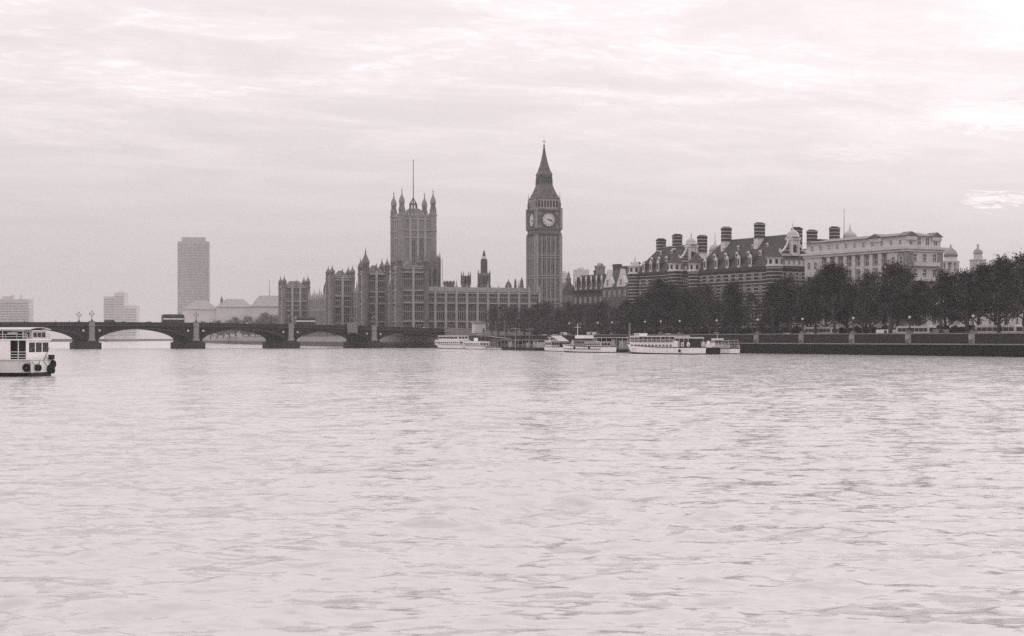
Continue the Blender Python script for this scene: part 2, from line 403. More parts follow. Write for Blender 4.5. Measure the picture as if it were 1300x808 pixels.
for a, b in zip(PIERS[:-1], PIERS[1:]):
    sp_, xs, arc, top = span(a, b)
    r = MB()
    for i in range(len(xs) - 1):   # raised rib along the arch
        r.add([(xs[i], -0.25, arc[i]), (xs[i + 1], -0.25, arc[i + 1]), (xs[i + 1], -0.25, arc[i + 1] + 0.45), (xs[i], -0.25, arc[i] + 0.45),
               (xs[i], 0.02, arc[i]), (xs[i + 1], 0.02, arc[i + 1]), (xs[i + 1], 0.02, arc[i + 1] + 0.45), (xs[i], 0.02, arc[i] + 0.45)],
              [(0, 1, 2, 3), (4, 5, 1, 0), (3, 2, 6, 7)])
    for i in range(1, len(xs) - 1):
        if top[i] - arc[i] > 0.9: r.bx(xs[i] - .09, xs[i] + .09, -.12, -.005, arc[i] + .4, top[i] - .3)
    r.build('rib', mat('bridge rib paint', 0.045, 0.8, spec=0.1), sp_)
    n = 8
    for yy0, yy1 in ((-0.35, 0.0), (BW, BW + 0.35)):
        p = MB()
        for i in range(n):
            x0, x1 = a + (b - a) * i / n, a + (b - a) * (i + 1) / n
            z0, z1 = zpar(x0), zpar(x1)
            p.add([(x0, yy0, z0 - 1.25), (x1, yy0, z1 - 1.25), (x1, yy1, z1 - 1.25), (x0, yy1, z0 - 1.25), (x0, yy0, z0), (x1, yy0, z1), (x1, yy1, z1), (x0, yy1, z0)],
                  [(0, 1, 5, 4), (1, 2, 6, 5), (2, 3, 7, 6), (3, 0, 4, 7), (4, 5, 6, 7), (0, 3, 2, 1)])
        p.build('parapet', mat('bridge parapet paint', 0.03, 0.8, spec=0.1, nscale=2.0, namt=0.5), br)
    c = MB()
    for i in range(n):
        x0, x1 = a + (b - a) * i / n, a + (b - a) * (i + 1) / n; z0, z1 = zpar(x0) - 1.5, zpar(x1) - 1.5
        c.add([(x0, -0.75, z0), (x1, -0.75, z1), (x1, -0.03, z1), (x0, -0.03, z0), (x0, -0.75, z0 + 0.22), (x1, -0.75, z1 + 0.22), (x1, -0.03, z1 + 0.22), (x0, -0.03, z0 + 0.22)],
              [(0, 1, 5, 4), (1, 2, 6, 5), (3, 0, 4, 7), (4, 5, 6, 7), (0, 3, 2, 1)])
    c.build('cornice', mat('bridge cornice', 0.06, nscale=2.0, namt=0.4), br)
    for s in (a + 3.0, b - 3.0):
        d = MB(T(s, -0.02, zpar(s) - 3.2) @ Matrix.Rotation(R(90), 4, 'X')); d.lathe([(0.42, 0), (0.42, 0.12), (0.2, 0.16)], 10); d.build('shield', BAND, sp_)
for s in PIERS:
    zt = zpar(s)
    m = MB(); m.prism([(s - 3.5, -1.5), (s, -5.0), (s + 3.5, -1.5), (s + 3.5, BW + 1.5), (s, BW + 5.0), (s - 3.5, BW + 1.5)], -0.8, 2.5)
    m.prism([(s - 2.6, -1.2), (s, -3.6), (s + 2.6, -1.2), (s + 2.6, BW + 1.2), (s, BW + 3.6), (s - 2.6, BW + 1.2)], 2.5, 3.0)
    pr = m.build('pier', PIER, br)
    m = MB(); m.bx(s - 1.6, s + 1.6, 0.1, BW - 0.1, 3.0, zt - 1.6); m.build('pier_shaft', PIER, pr)
    for y in (-0.7, BW + 0.7):
        m = MB(); m.lathe([(1.45, 3.0), (1.45, 3.6), (1.12, 4.0), (1.05, zt - 1.7), (1.4, zt - 1.5), (1.4, zt - 1.2), (1.1, zt - 1.15), (1.1, zt + 0.1), (1.35, zt + 0.15), (1.35, zt + 0.4)], 8, s, y, R(22.5))
        m.build('pilaster', GRANITE, pr)
# deck surface
d = MB(); n = 40
for i in range(n):
    x0, x1 = -150 + 257 * i / n, -150 + 257 * (i + 1) / n
    for y0, y1, h in ((0.02, BW - 0.02, 1.10),):
        d.add([(x0, y0, zpar(x0) - h), (x1, y0, zpar(x1) - h), (x1, y1, zpar(x1) - h), (x0, y1, zpar(x0) - h)], [(0, 1, 2, 3)])
d.build('roadway', ASPH, br)
ap = MB(RZ(0)); z0 = zpar(107)
ap.add([(107, 0, -0.6), (175, 0, 3.9), (175, BW, 3.9), (107, BW, -0.6), (107, 0, z0 - 1.1), (175, 0, 4.25), (175, BW, 4.25), (107, BW, z0 - 1.1)],
       [(0, 1, 5, 4), (1, 2, 6, 5), (2, 3, 7, 6), (3, 0, 4, 7), (4, 5, 6, 7), (0, 3, 2, 1)])
ab = ap.build('approach_ramp', PIER, br)
aw = MB()
for y0 in (-0.4, BW):
    aw.add([(107, y0, 3.9), (175, y0, 3.9), (175, y0 + 0.4, 3.9), (107, y0 + 0.4, 3.9), (107, y0, z0), (175, y0, 5.3), (175, y0 + 0.4, 5.3), (107, y0 + 0.4, z0)],
           [(0, 1, 5, 4), (1, 2, 6, 5), (2, 3, 7, 6), (3, 0, 4, 7), (4, 5, 6, 7), (0, 3, 2, 1)])
aw.build('approach_wall', GRANITE, ab)
def bpt(s, y, z=0.0):
    a = R(BA); return (BO[0] + s * math.cos(a) - y * math.sin(a), BO[1] + s * math.sin(a) + y * math.cos(a), z)
# ---------------------------------------------------------------- palace
def gothic(mb, roof_mb, L, levels, bay, parent, win, M, ztop, crenel=True, butt=0.7, pin=True, z0=GZ):
    """buttresses, string courses, battlements on a face drawn along x (0..L), facing -y; a window object per bay and storey"""
    k = mb.M; mb.M = B0 @ M; mb.k = 1
    n = max(1, round(L / bay)); w = L / n
    for i in range(n + 1):
        mb.bx(i * w - 0.55, i * w + 0.55, -butt, 0.05, z0, ztop + 0.4)
        if pin:
            e_ = 1.3 if i % 3 == 0 else 0.0; mb.lathe([(0.6, ztop + 0.4), (0.55, ztop + 1.5 + e_), (0.75, ztop + 1.6 + e_), (0.42, ztop + 1.9 + e_), (0.04, ztop + 4.0 + 1.5 * e_)], 4, i * w, -0.3, R(45))
    for za, zb in levels:
        mb.bx(-0.3, L + 0.3, -butt * 0.72, 0.04, zb + 0.25, zb + 0.8)
    mb.bx(-0.3, L + 0.3, -butt * 0.8, 0.04, ztop - 0.9, ztop - 0.4)
    if crenel:
        c = max(1, int(L / 1.6))
        for i in range(c): mb.bx(i * L / c, i * L / c + 0.75, -0.45, 0.1, ztop, ztop + 0.8)
    mb.M = k; mb.k = 0
    if win:
        for i in range(n):
            for za, zb in levels:
                put('window', win(w - 1.25, za, zb), parent, B0 @ M @ T((i + 0.5) * w, 0, za))
WINS = {}
def gwin(w, za, zb):
    key = (round(w, 1), round(zb - za, 1))
    if key not in WINS:
        h = zb - za; m = MB(); m.k = 0
        m.slab([(-w / 2, 0), (w / 2, 0), (w / 2, h * 0.82), (w / 4, h), (-w / 4, h), (-w / 2, h * 0.82)], -0.06, -0.01)
        m.k = 1; c = max(2, round(w / 0.95))
        for i in range(c + 1): x = -w / 2 + w * i / c; m.bx(x - 0.085, x + 0.085, -0.3, -0.012, -0.1, h * 0.86)
        m.bx(-w / 2, w / 2, -0.26, -0.014, h * 0.5 - 0.15, h * 0.5 + 0.15)
        WINS[key] = m.mesh('window', [GLASS, STONE_L])
    return WINS[key]
def turret(mb, x, y, z0, z1, ztip, r):
    """octagonal corner turret: shaft, open lantern stage, ogee cap, finial"""
    h = ztip - z1
    mb.lathe([(r, z0), (r, z1 - 1.6), (r * 1.22, z1 - 1.4), (r * 1.22, z1 - 0.9), (r * 0.95, z1 - 0.8), (r * 0.92, z1)], 8, x, y, R(22.5))
    for i in range(8):
        a = R(45 * i + 22.5); mb.bx(x + r * .8 * math.cos(a) - .18 * r, x + r * .8 * math.cos(a) + .18 * r, y + r * .8 * math.sin(a) - .18 * r, y + r * .8 * math.sin(a) + .18 * r, z1, z1 + h * .3)
    mb.lathe([(r * .55, z1), (r * .55, z1 + h * .3)], 8, x, y, 0)
    q = z1 + h * .3; g = h * .7
    mb.lathe([(r * 1.05, q), (r * 1.15, q + .05 * g), (r * .98, q + .18 * g), (r * .62, q + .36 * g), (r * .3, q + .52 * g), (r * .14, q + .68 * g), (r * .22, q + .74 * g), (r * .08, q + .8 * g), (0.05, q + g)], 8, x, y, R(22.5))
pl = thing('gothic_palace', 'long dark gothic palace with pinnacled pavilion towers above the riverside terrace', 'palace', (*PO, GZ), PA)
def core(mb, x0, x1, y0, y1, z1): mb.M = B0; mb.bx(x0, x1, y0, y1, GZ - 0.3, z1); return mb
# north front, facing the bridge
m = core(MB(), -66, -7.2, -13, 20, 27.0)
nf = bpy.data.objects.new('north_front', None)
def part_gothic(name, x0, x1, y0, y1, ztop, faces, bay, levels, material=STONE, pin=True, extra=None, win=gwin, roof=None):
    m = core(MB(), x0, x1, y0, y1, ztop)
    o = put(name, None, pl) if False else None
    me_o = bpy.data.objects.new(name, bpy.data.meshes.new(name)); COL.objects.link(me_o); me_o.parent = pl
    for f in faces:
        if f == 'n': gothic(m, None, x1 - x0, levels, bay, me_o, win, T(x0, y0, 0), ztop, pin=pin)
        if f == 'e': gothic(m, None, y1 - y0, levels, bay, me_o, win, T(x0, y1, 0) @ EAST, ztop, pin=pin)
    if extra: extra(m)
    m.M = B0
    me = m.mesh(name, [material, STONE_L]); old = me_o.data; me_o.data = me; bpy.data.meshes.remove(old); me.name = name
    if roof:
        r = MB(B0); r.gable(x0 + 1.5, x1 - 1.5, y0 + 1.5, y1 - 1.5, ztop - 0.2, ztop + roof, 'x' if (x1 - x0) > (y1 - y0) else 'y', hip=3.0); r.build('roof', IRON, me_o)
    return me_o
bpy.data.objects.remove(nf)
LV = [(6.0, 11.6), (13.2, 20.4), (22.4, 25.2)]
part_gothic('north_front', -65.5, -7.3, -13, 6, 26.4, 'n', 5.4, LV, roof=2.6)
def tower_block(x0, x1, y0, y1, zp, zt, tall=None, r=1.35, mids=True, levels=None):
    def ex(m):
        m.M = B0
        pts = [(x0, y0), (x1, y0), (x0, y1), (x1, y1)]
        for i, (x, y) in enumerate(pts): turret(m, x, y, GZ, zp + 0.5, zt if (tall is None or i != 0) else tall, r if (tall is None or i != 0) else r * 1.35)
        if mids:
            for x, y in (((x0 + x1) / 2 , y0), (x0, (y0 + y1) / 2)):
                m.lathe([(0.7, zp - 3), (0.65, zp + 1.6), (0.05, zp + 4.4)], 8, x, y)
    return part_gothic('pavilion', x0, x1, y0, y1, zp, 'ne', 5.4, levels or [(6.0, 11.6), (13.2, 20.4), (22.4, 26.2), (29.5, 34.8)], pin=False, extra=ex, roof=3.4)
def east_y(px, x=-78.3):
    """distance along the river front (local y) whose point shows in photo column px"""
    lo, hi_ = -40.0, 400.0
    for _ in range(60):
        mid = (lo + hi_) / 2; wx, wy = pal(x, mid)
        if 650 + F * wx / wy > px: lo = mid
        else: hi_ = mid
    return mid
tower_block(-78.3, -65.6, -16.5, -3.5, 37.8, 45.0)
# the pavilions stand forward of the long ranges, towards the river
y1 = east_y(491.5, -77.6); y2 = east_y(447.5, -77.6); y3 = east_y(391, -77.6)
part_gothic('river_front', -77.5, -62, -3.4, y1 + 5, 30.0, 'e', 5.4, LV[:2] + [(22.6, 27.0)], roof=2.5)
tower_block(-88.4, -77.6, y1, y1 + 10.5, 36.5, 44.0, tall=48.5)
part_gothic('river_front', -77.5, -62, y1 + 5.05, y2 + 5, 29.2, 'e', 5.4, LV[:2], win=None, roof=2.5)
tower_block(-88.6, -77.6, y2, y2 + 10.5, 37.2, 43.5)
part_gothic('river_front', -77.5, -62, y2 + 5.05, y3 + 12, 28.0, 'e', 5.4, LV[:2], win=None, roof=2.0)
tower_block(-92.2, -77.6, y3, y3 + 13, 36.0, 43.0)
# dark window bays of the two farther lengths of river front, too many and too small to show singly
for (ya, yb) in ((y1 + 11, y2 + 5), (y2 + 11, y3 - .1)):
    m = MB(B0); n = round((yb - ya) / 5.4); w = (yb - ya) / n
    for i in range(n):
        for za, zb in LV[:2]: m.bx(-77.56, -77.505, ya + i * w + 0.8, ya + (i + 1) * w - 0.8, za, zb)
    tag(m.build('bay_windows', GLASS, pl), kind='stuff')
# ---------------------------------------------------------------- clock tower
ct = thing('clock_tower', 'tall gothic clock tower with round pale dials and a steep iron spire', 'clock tower', (*PO, GZ), PA)
def clock_tower():
    h = 6.25; m = MB(B0)
    m.sq([(h, GZ - 0.3), (h, 55.2)])
    for i in range(4):
        m.M = B0 @ RZ(90 * i); m.k = 1
        for x in (-h, h):   # corner buttresses
            m.bx(x - 0.95, x + 0.95, -h - 0.35, -h + 0.6, GZ, 55.3)
        for x in (-3.45, -1.15, 1.15, 3.45): m.bx(x - 0.32, x + 0.32, -h - 0.3, -h + 0.1, GZ, 54.6)
        for k in range(1, 10):
            x = -5.2 + k * 1.04
            m.bx(x - 0.1, x + 0.1, -h - 0.16, -h + 0.1, GZ, 54.6)
        for z in (14.5, 21.0, 22.8, 33.6, 34.8, 43.6, 44.8):
            m.bx(-h - 0.35, h + 0.35, -h - 0.5, -h + 0.1, z, z + 0.5)
    m.M = B0
    shaft = m.build('shaft', [TOWERST, TOWERL], ct)
    wm = MB(); wm.slab([(-0.30, 0), (0.30, 0), (0.30, 5.4), (0, 6.2), (-0.30, 5.4)], -0.05, -0.005); wme = wm.mesh('window', GLASS)
    for i in (0, 3):
        for z in (6.5, 15.6, 24.6, 36.3, 46.6):
            for x in (-2.85, -1.7, 0, 1.7, 2.85) if z != 15.6 else (-1.7, 0, 1.7):
                s = 0.72 if z == 15.6 else (1.3 if z in (24.6, ) else 1.0)
                put('window', wme, shaft, B0 @ RZ(90 * i) @ T(x, -h, z) @ Matrix.Diagonal((1, 1, s, 1)))
    # clock stage
    m = MB(B0); c = 6.55
    m.sq([(6.3, 55.2), (c + 0.25, 55.5), (c + 0.25, 56.2), (c - 0.1, 56.3), (c - 0.1, 57.6), (c + 0.45, 57.9), (c + 0.45, 58.4), (c, 58.5), (c, 66.8), (c + 0.5, 67.2), (c + 0.55, 68.0), (c + 0.1, 68.1)])
    for i in range(4):
        m.M = B0 @ RZ(90 * i); m.k = 1
        for k in range(11): x = -5.2 + k * 1.04; m.bx(x - 0.17, x + 0.17, -c - 0.12, -c + 0.2, 56.35, 57.55)
        for x in (-c, c): m.bx(x - 0.7, x + 0.7, -c - 0.3, -c + 0.5, 58.5, 68.6)
        for sx in (-1, 1):
            for sz in (-1, 1): m.bx(sx * 4.6 - 0.55, sx * 4.6 + 0.55, -c - 0.1, -c + 0.05, 62.7 + sz * 3.3 - 0.5, 62.7 + sz * 3.3 + 0.5)
    st = m.build('clock_stage', [TOWERST, TOWERL], ct)
    for i in range(4):
        cx = B0 @ RZ(90 * i) @ T(0, -c, 62.75) @ Matrix.Rotation(R(90), 4, 'X')
        rim = MB(cx); rim.lathe([(3.75, 0.0), (3.75, 0.22), (3.45, 0.24), (3.45, 0.05)], 48, cap=False)
        d = MB(cx); d.lathe([(3.46, 0.01), (3.46, 0.06)], 48)
        face = d.build('clock_face', DIAL, ct)
        rim.build('rim', BLACK, face)
        nm = MB(cx)
        nm.lathe([(2.5, 0.065), (2.5, 0.09), (2.42, 0.09), (2.42, 0.065)], 48, cap=False)
        nm.lathe([(3.32, 0.065), (3.32, 0.09), (3.2, 0.09), (3.2, 0.065)], 48, cap=False)
        NUM = ['XII', 'I', 'II', 'III', 'IV', 'V', 'VI', 'VII', 'VIII', 'IX', 'X', 'XI']
        for k, s in enumerate(NUM):
            wd = {'I': 0.17, 'V': 0.30, 'X': 0.30}; tot = sum(wd[q] for q in s); x = -tot / 2
            nm.M = cx @ RZ(-30 * k) @ T(0, 2.86, 0.07)
            def stroke(xa, ya, xb, yb, t=0.035):
                a, b = Vector((xa, ya)), Vector((xb, yb)); nn = (b - a).normalized(); nn = Vector((-nn.y, nn.x)) * t
                nm.add([(*(a + nn), 0), (*(a - nn), 0), (*(b - nn), 0), (*(b + nn), 0), (*(a + nn), .02), (*(a - nn), .02), (*(b - nn), .02), (*(b + nn), .02)],
                       [(0, 1, 2, 3), (4, 7, 6, 5), (0, 4, 5, 1), (2, 6, 7, 3), (1, 5, 6, 2), (3, 7, 4, 0)])
            for q in s:
                c_ = x + wd[q] / 2
                if q == 'I': stroke(c_, -0.27, c_, 0.27, 0.045)
                if q == 'V': stroke(c_ - 0.1, 0.27, c_, -0.27); stroke(c_ + 0.1, 0.27, c_, -0.27)
                if q == 'X': stroke(c_ - 0.1, 0.27, c_ + 0.1, -0.27); stroke(c_ + 0.1, 0.27, c_ - 0.1, -0.27)
                x += wd[q]
        nm.build('numerals', BLACK, face)
        for nme, ang, ln, w_ in (('hour_hand', 100, 1.9, 0.26), ('minute_hand', 116, 3.1, 0.15)):
            hm = MB(cx @ RZ(-ang)); hm.slab([(-w_, -0.7), (w_, -0.7), (w_ * 0.7, ln * 0.7), (0, ln), (-w_ * 0.7, ln * 0.7)], 0, 0.05)
            # the slab lies in x,z: turn it into the dial's x,y
            hm.v = []; hm.f = []; hm.mi = []
            zz = 0.12 if nme == 'hour_hand' else 0.18
            o_ = [(-w_, -0.7), (w_, -0.7), (w_ * 0.7, ln * 0.7), (0, ln), (-w_ * 0.7, ln * 0.7)]
            hm.prism(o_, zz, zz + 0.04); hm.build(nme, BLACK, face)
    # belfry arcade
    b = 5.75; m = MB(B0); m.sq([(b - 0.5, 68.0), (b - 0.5, 73.0)])
    for i in range(4):
        m.M = B0 @ RZ(90 * i); m.k = 1
        for k in range(8): x = -b + 0.3 + k * (2 * b - 0.6) / 7; m.bx(x - 0.33, x + 0.33, -b, -b + 0.55, 68.1, 72.2)
        m.bx(-b, b, -b - 0.05, -b + 0.55, 72.2, 73.2); m.bx(-b, b, -b - 0.1, -b + 0.55, 68.05, 69.0)
    m.M = B0
    bl = m.build('belfry', [TOWERST, TOWERL], ct)
    om = MB(); om.bx(-0.5, 0.5, -0.03, 0.0, 0, 3.3); ome = om.mesh('opening', BLACK)
    for i in range(4):
        for k in range(7): x = -b + 0.3 + (k + 0.5) * (2 * b - 0.6) / 7; put('opening', ome, bl, B0 @ RZ(90 * i) @ T(x, -b + 0.49, 69.0))
    m = MB(B0); m.sq([(6.0, 73.2), (6.0, 73.6), (5.0, 75.6), (4.2, 77.6), (3.6, 79.4), (3.3, 80.3)])
    for i in range(4):
        m.M = B0 @ RZ(90 * i)
        for x, y, z in ((-3.2, 5.35, 74.4), (0, 5.35, 74.4), (3.2, 5.35, 74.4), (-1.6, 4.45, 76.6), (1.6, 4.45, 76.6)):
            m.bx(x - 0.4, x + 0.4, -y - 0.25, -y + 1.2, z - 0.5, z + 0.7); m.gable(x - 0.45, x + 0.45, -y - 0.3, -y + 1.2, z + 0.7, z + 1.4)
    m.build('roof', IRON, ct)
    m = MB(B0); m.sq([(3.35, 80.3), (3.35, 81.0), (2.5, 81.05), (2.5, 84.6)])
    for i in range(4):
        m.M = B0 @ RZ(90 * i)
        for k in range(6): x = -2.9 + k * 1.16; m.bx(x - 0.17, x + 0.17, -3.05, -2.75, 81.0, 84.6)
        m.bx(-3.1, 3.1, -3.1, -2.45, 84.4, 85.2)
    m.build('lantern', TOWERST, ct)
    m = MB(B0); m.sq([(3.3, 85.2), (3.3, 85.6), (2.45, 87.6), (1.75, 90.2), (1.15, 93.2), (0.62, 96.4), (0.3, 99.4), (0.22, 99.8)])
    for i in range(4):
        m.M = B0 @ RZ(90 * i); m.bx(-0.35, 0.35, -2.75, -1.5, 87.0, 88.1); m.gable(-0.4, 0.4, -2.8, -1.5, 88.1, 88.9)
    m.build('spire', IRON, ct)
    m = MB(B0); m.ball((0, 0, 100.2), 0.5, 8, 6); m.tube((0, 0, 99.6), (0, 0, 104.0), 0.16, 0.05, 6); m.bx(-0.7, 0.7, -0.07, 0.07, 102.2, 102.45); m.bx(-0.07, 0.07, -0.7, 0.7, 102.2, 102.45); m.build('finial', BLACK, ct)
    for sx in (-1, 1):
        for sy in (-1, 1):
            m = MB(B0); m.lathe([(0.6, 68.1), (0.6, 70.6), (0.75, 70.8), (0.45, 71.2), (0.12, 74.2), (0.05, 76.8)], 8, sx * 6.1, sy * 6.1); m.build('pinnacle', TOWERST, ct)
            m = MB(B0); m.lathe([(0.25, 80.3), (0.25, 82.4), (0.05, 84.2)], 6, sx * 3.15, sy * 3.15); m.build('pinnacle', TOWERST, ct)
clock_tower()
# ---------------------------------------------------------------- great square tower
def great_tower():
    D = 1011; g = thing('square_tower', 'great square gothic tower with four tall corner turrets and a flagpole', 'tower', (X(524.7, D), D, GZ), PA)
    h = 11.0; m = MB(B0); m.sq([(h, GZ - 0.3), (h, 85.0), (h + 0.4, 85.3), (h + 0.4, 86.4), (h, 86.5)])
    for i in range(4):
        m.M = B0 @ RZ(90 * i); m.k = 1
        for x in (-5.2, 0.0, 5.2) : m.bx(x - 0.75, x + 0.75, -h - 0.75, -h + 0.1, GZ, 85.0)
        for k in range(13): x = -8.4 + k * 1.4; m.bx(x - 0.13, x + 0.13, -h - 0.32, -h + 0.1, GZ, 84.0)
        for z in (28, 47.5, 52.0, 71.0, 76.0, 83.5): m.bx(-h, h, -h - 0.85, -h + 0.1, z, z + 0.8)
        for k in range(11): x = -h + 1 + k * 2.0; m.bx(x - 0.5, x + 0.5, -h - 0.35, -h + 0.4, 86.4, 87.9)
    m.M = B0
    sh = m.build('shaft', [VICT, STONE_L], g)
    wm = MB(); wm.slab([(-1.7, 0), (1.7, 0), (1.7, 14.5), (0, 17.5), (-1.7, 14.5)], -0.06, -0.005)
    wm.k = 1
    for x in (-0.85, 0.85): wm.bx(x - 0.14, x + 0.14, -0.3, -0.05, 0, 15)
    wm.bx(-1.7, 1.7, -0.26, -0.052, 7.5, 8.1)
    wme = wm.mesh('window', [GLASS, STONE])
    for i in (0, 3):
        for x in (-2.6, 2.6):
            put('window', wme, sh, B0 @ RZ(90 * i) @ T(x, -h, 53.3)); put('window', wme, sh, B0 @ RZ(90 * i) @ T(x, -h, 29.3))
    for sx in (-1, 1):
        for sy in (-1, 1):
            m = MB(B0); x, y = sx * (h - 0.2), sy * (h - 0.2); r = 2.35
            m.lathe([(r, GZ), (r, 51.8), (r * 1.12, 52), (r * 1.12, 52.8), (r, 53), (r, 75.6), (r * 1.12, 75.9), (r * 1.12, 76.6), (r, 76.8), (r, 86), (r * 1.15, 86.3), (r * 1.15, 87.2), (r * 0.86, 87.4)], 8, x, y, R(22.5))
            for q in range(8):
                a = R(45 * q + 22.5); px_, py_ = x + 1.85 * math.cos(a), y + 1.85 * math.sin(a)
                m.bx(px_ - 0.33, px_ + 0.33, py_ - 0.33, py_ + 0.33, 87.2, 90.4)
                m.lathe([(0.24, 90.4), (0.03, 92.4)], 4, px_, py_)
                a2 = R(45 * q); px_, py_ = x + 1.4 * math.cos(a2), y + 1.4 * math.sin(a2); m.bx(px_ - 0.25, px_ + 0.25, py_ - 0.25, py_ + 0.25, 90.4, 94.0)
            m.lathe([(0.55, 87.2), (0.55, 94.0)], 8, x, y)
            m.lathe([(r * .95, 90.2), (r * .95, 90.8)], 8, x, y, R(22.5)); 
            m.lathe([(1.35, 94.0), (1.95, 94.4), (2.0, 95.6), (1.75, 97.0), (1.1, 98.6), (0.55, 99.8), (0.3, 101.2), (0.22, 102.2), (0.5, 102.7), (0.12, 103.2), (0.05, 104.6)], 8, x, y, R(22.5))
            m.build('turret', VICT, g)
    m = MB(B0); m.sq([(9.4, 85.6), (3.2, 91.5)]); m.build('roof', IRON, g)
    m = MB(B0)
    for q in range(8):
        a = R(45 * q + 22.5); m.tube((2.6 * math.cos(a), 2.6 * math.sin(a), 90.8), (2.4 * math.cos(a), 2.4 * math.sin(a), 94.5), 0.3, 0.3, 4); m.tube((2.4 * math.cos(a), 2.4 * math.sin(a), 94.4), (0, 0, 99.5), 0.28, 0.2, 4)
    m.lathe([(2.9, 94.3), (2.9, 95.0)], 8, 0, 0, R(22.5)); m.build('crown', IRON, g)
    for sx in (-1, 1):
        for sy in (-1, 1):
            m = MB(B0); m.lathe([(0.5, 86.5), (0.5, 92.0), (0.05, 95.5)], 6, sx * 5.2, sy * (h - .3)); m.build('pinnacle', STONE, g)
    m = MB(B0); m.tube((0, 0, 96), (0, 0, 124.2), 0.34, 0.2, 6); m.ball((0, 0, 124.4), 0.4); m.build('flagpole', BLACK, g)
great_tower()
# ---------------------------------------------------------------- towers and lanterns behind the roofs
def wz(y, D): return Zp(y, D)
def behind():
    # octagonal stair and lantern tower right of the great tower
    D = 860; k = D / F; g = thing('octagonal_tower', 'broad octagonal stone lantern with tall dark openings, against the great square tower', 'tower', (X(549.5, D), D, GZ), PA)
    m = MB(B0); r = 3.95
    m.lathe([(r, GZ), (r, 47.0), (r + .35, 47.3), (r + .35, 48.2), (r * .8, 48.4), (r * .5, 52.0), (r * .42, 54.4), (0.25, 57)], 8, 0, 0, R(22.5))
    for q in range(8):
        a = R(45 * q + 22.5); x, y = (r + .1) * math.cos(a), (r + .1) * math.sin(a)
        m.lathe([(0.6, GZ), (0.6, 49.0), (0.05, 54.0 if q % 2 else 52.5)], 6, x, y)
    o = m.build('lantern', STONE, g)
    wm = MB(); wm.slab([(-0.85, 0), (0.85, 0), (0.85, 10), (0, 12), (-0.85, 10)], -0.06, -0.004); wme = wm.mesh('opening', GLASS)
    for q in range(8): put('opening', wme, o, B0 @ RZ(45 * q) @ T(0, -r * math.cos(R(22.5)), 32.5))
    m = MB(B0); m.tube((5.3, -1, GZ), (5.3, -1, 50), 0.16, 0.14); m.build('mast', BLACK, g)
    # stout block
    D = 870; g = thing('stone_turret', 'low square stone turret with battlements just right of the octagonal lantern', 'turret', (X(570, D), D, GZ), PA)
    m = MB(B0); s = 2.55; m.sq([(s, GZ), (s, wz(361, D)), (s + .3, wz(360.5, D)), (s + .3, wz(359, D)), (s, wz(358.8, D))])
    for sx in (-1, 0, 1):
        for sy in (-1, 1): m.bx(sx * 2 - .5, sx * 2 + .5, sy * s - .3, sy * s + .3, wz(358.9, D), wz(357, D))
    m.build('shaft', STONE, g)
    # square tower with four thin pinnacles
    D = 850; g = thing('pinnacled_tower', 'small square stone tower with thin corner pinnacles behind the north front', 'tower', (X(591.5, D), D, GZ), PA)
    m = MB(B0); s = 2.05; m.sq([(s, GZ), (s, wz(352, D)), (s + .25, wz(351.5, D)), (s + .25, wz(350.5, D))]); o = m.build('shaft', STONE, g)
    for sx in (-1, 1):
        for sy in (-1, 1): m = MB(B0); m.lathe([(0.42, wz(362, D)), (0.42, wz(350, D)), (0.05, wz(344.5, D))], 6, sx * s, sy * s); m.build('pinnacle', STONE, g)
    wm = MB(); wm.slab([(-0.6, 0), (0.6, 0), (0.6, 3.2), (0, 4), (-0.6, 3.2)], -0.06, -0.004); wme = wm.mesh('opening', GLASS)
    for i in range(4):
        for x in (-0.85, 0.85): put('opening', wme, o, B0 @ RZ(90 * i) @ T(x, -s, wz(361, D)))
    # tall tapering lantern spire
    D = 830; g = thing('spire_tower', 'tall slim tapering stone lantern spire behind the palace roof, topped by a pale ring', 'tower', (X(614.5, D), D, GZ), PA)
    m = MB(B0); s = 2.5; m.sq([(s, GZ), (s, wz(352, D)), (s + .3, wz(351, D)), (s + .3, wz(349, D)), (1.9, wz(347, D))])
    for sx in (-1, 1):
        for sy in (-1, 1): m.lathe([(0.5, wz(360, D)), (0.5, wz(348, D)), (0.05, wz(342.5, D))], 6, sx * s, sy * s)
        m.add([(sx * s, -.4, wz(352, D)), (sx * s, .4, wz(352, D)), (sx * (s + 2.0), .4, wz(369, D)), (sx * (s + 2.0), -.4, wz(369, D)), (sx * s, -.4, wz(369, D)), (sx * s, .4, wz(369, D))], [(0, 1, 2, 3), (0, 3, 4), (1, 5, 2)])
    o = m.build('base', STONE, g)
    for i in range(4):
        for x in (-0.9, 0.9): put('opening', wme, o, B0 @ RZ(90 * i) @ T(x, -s, wz(361, D)))
    m = MB(B0); m.lathe([(1.95, wz(349, D)), (1.85, wz(330, D)), (1.5, wz(329, D))], 8, 0, 0, R(22.5)); m.build('lantern', STONE_D, g)
    m = MB(B0); m.lathe([(1.35, wz(329, D)), (1.2, wz(326, D)), (1.05, wz(325.6, D))], 8, 0, 0, R(22.5)); m.build('ring', BAND, g)
    m = MB(B0); m.lathe([(1.05, wz(325.7, D)), (0.8, wz(323, D)), (0.45, wz(320, D)), (0.35, wz(318.3, D))], 8); m.build('cap', STONE_D, g)
    # ogee cupola
    D = 800; g = thing('cupola_turret', 'stone turret with an ogee dome, left of two thin pinnacles by the clock tower', 'turret', (X(645.5, D), D, GZ), PA)
    m = MB(B0); m.lathe([(2.2, GZ), (2.2, wz(368, D)), (2.45, wz(367, D)), (1.8, wz(366, D)), (1.75, wz(363, D)), (1.3, wz(360, D)), (0.6, wz(358, D)), (0.15, wz(356, D)), (0.05, wz(353, D))], 8, 0, 0, R(22.5)); m.build('dome', STONE, g)
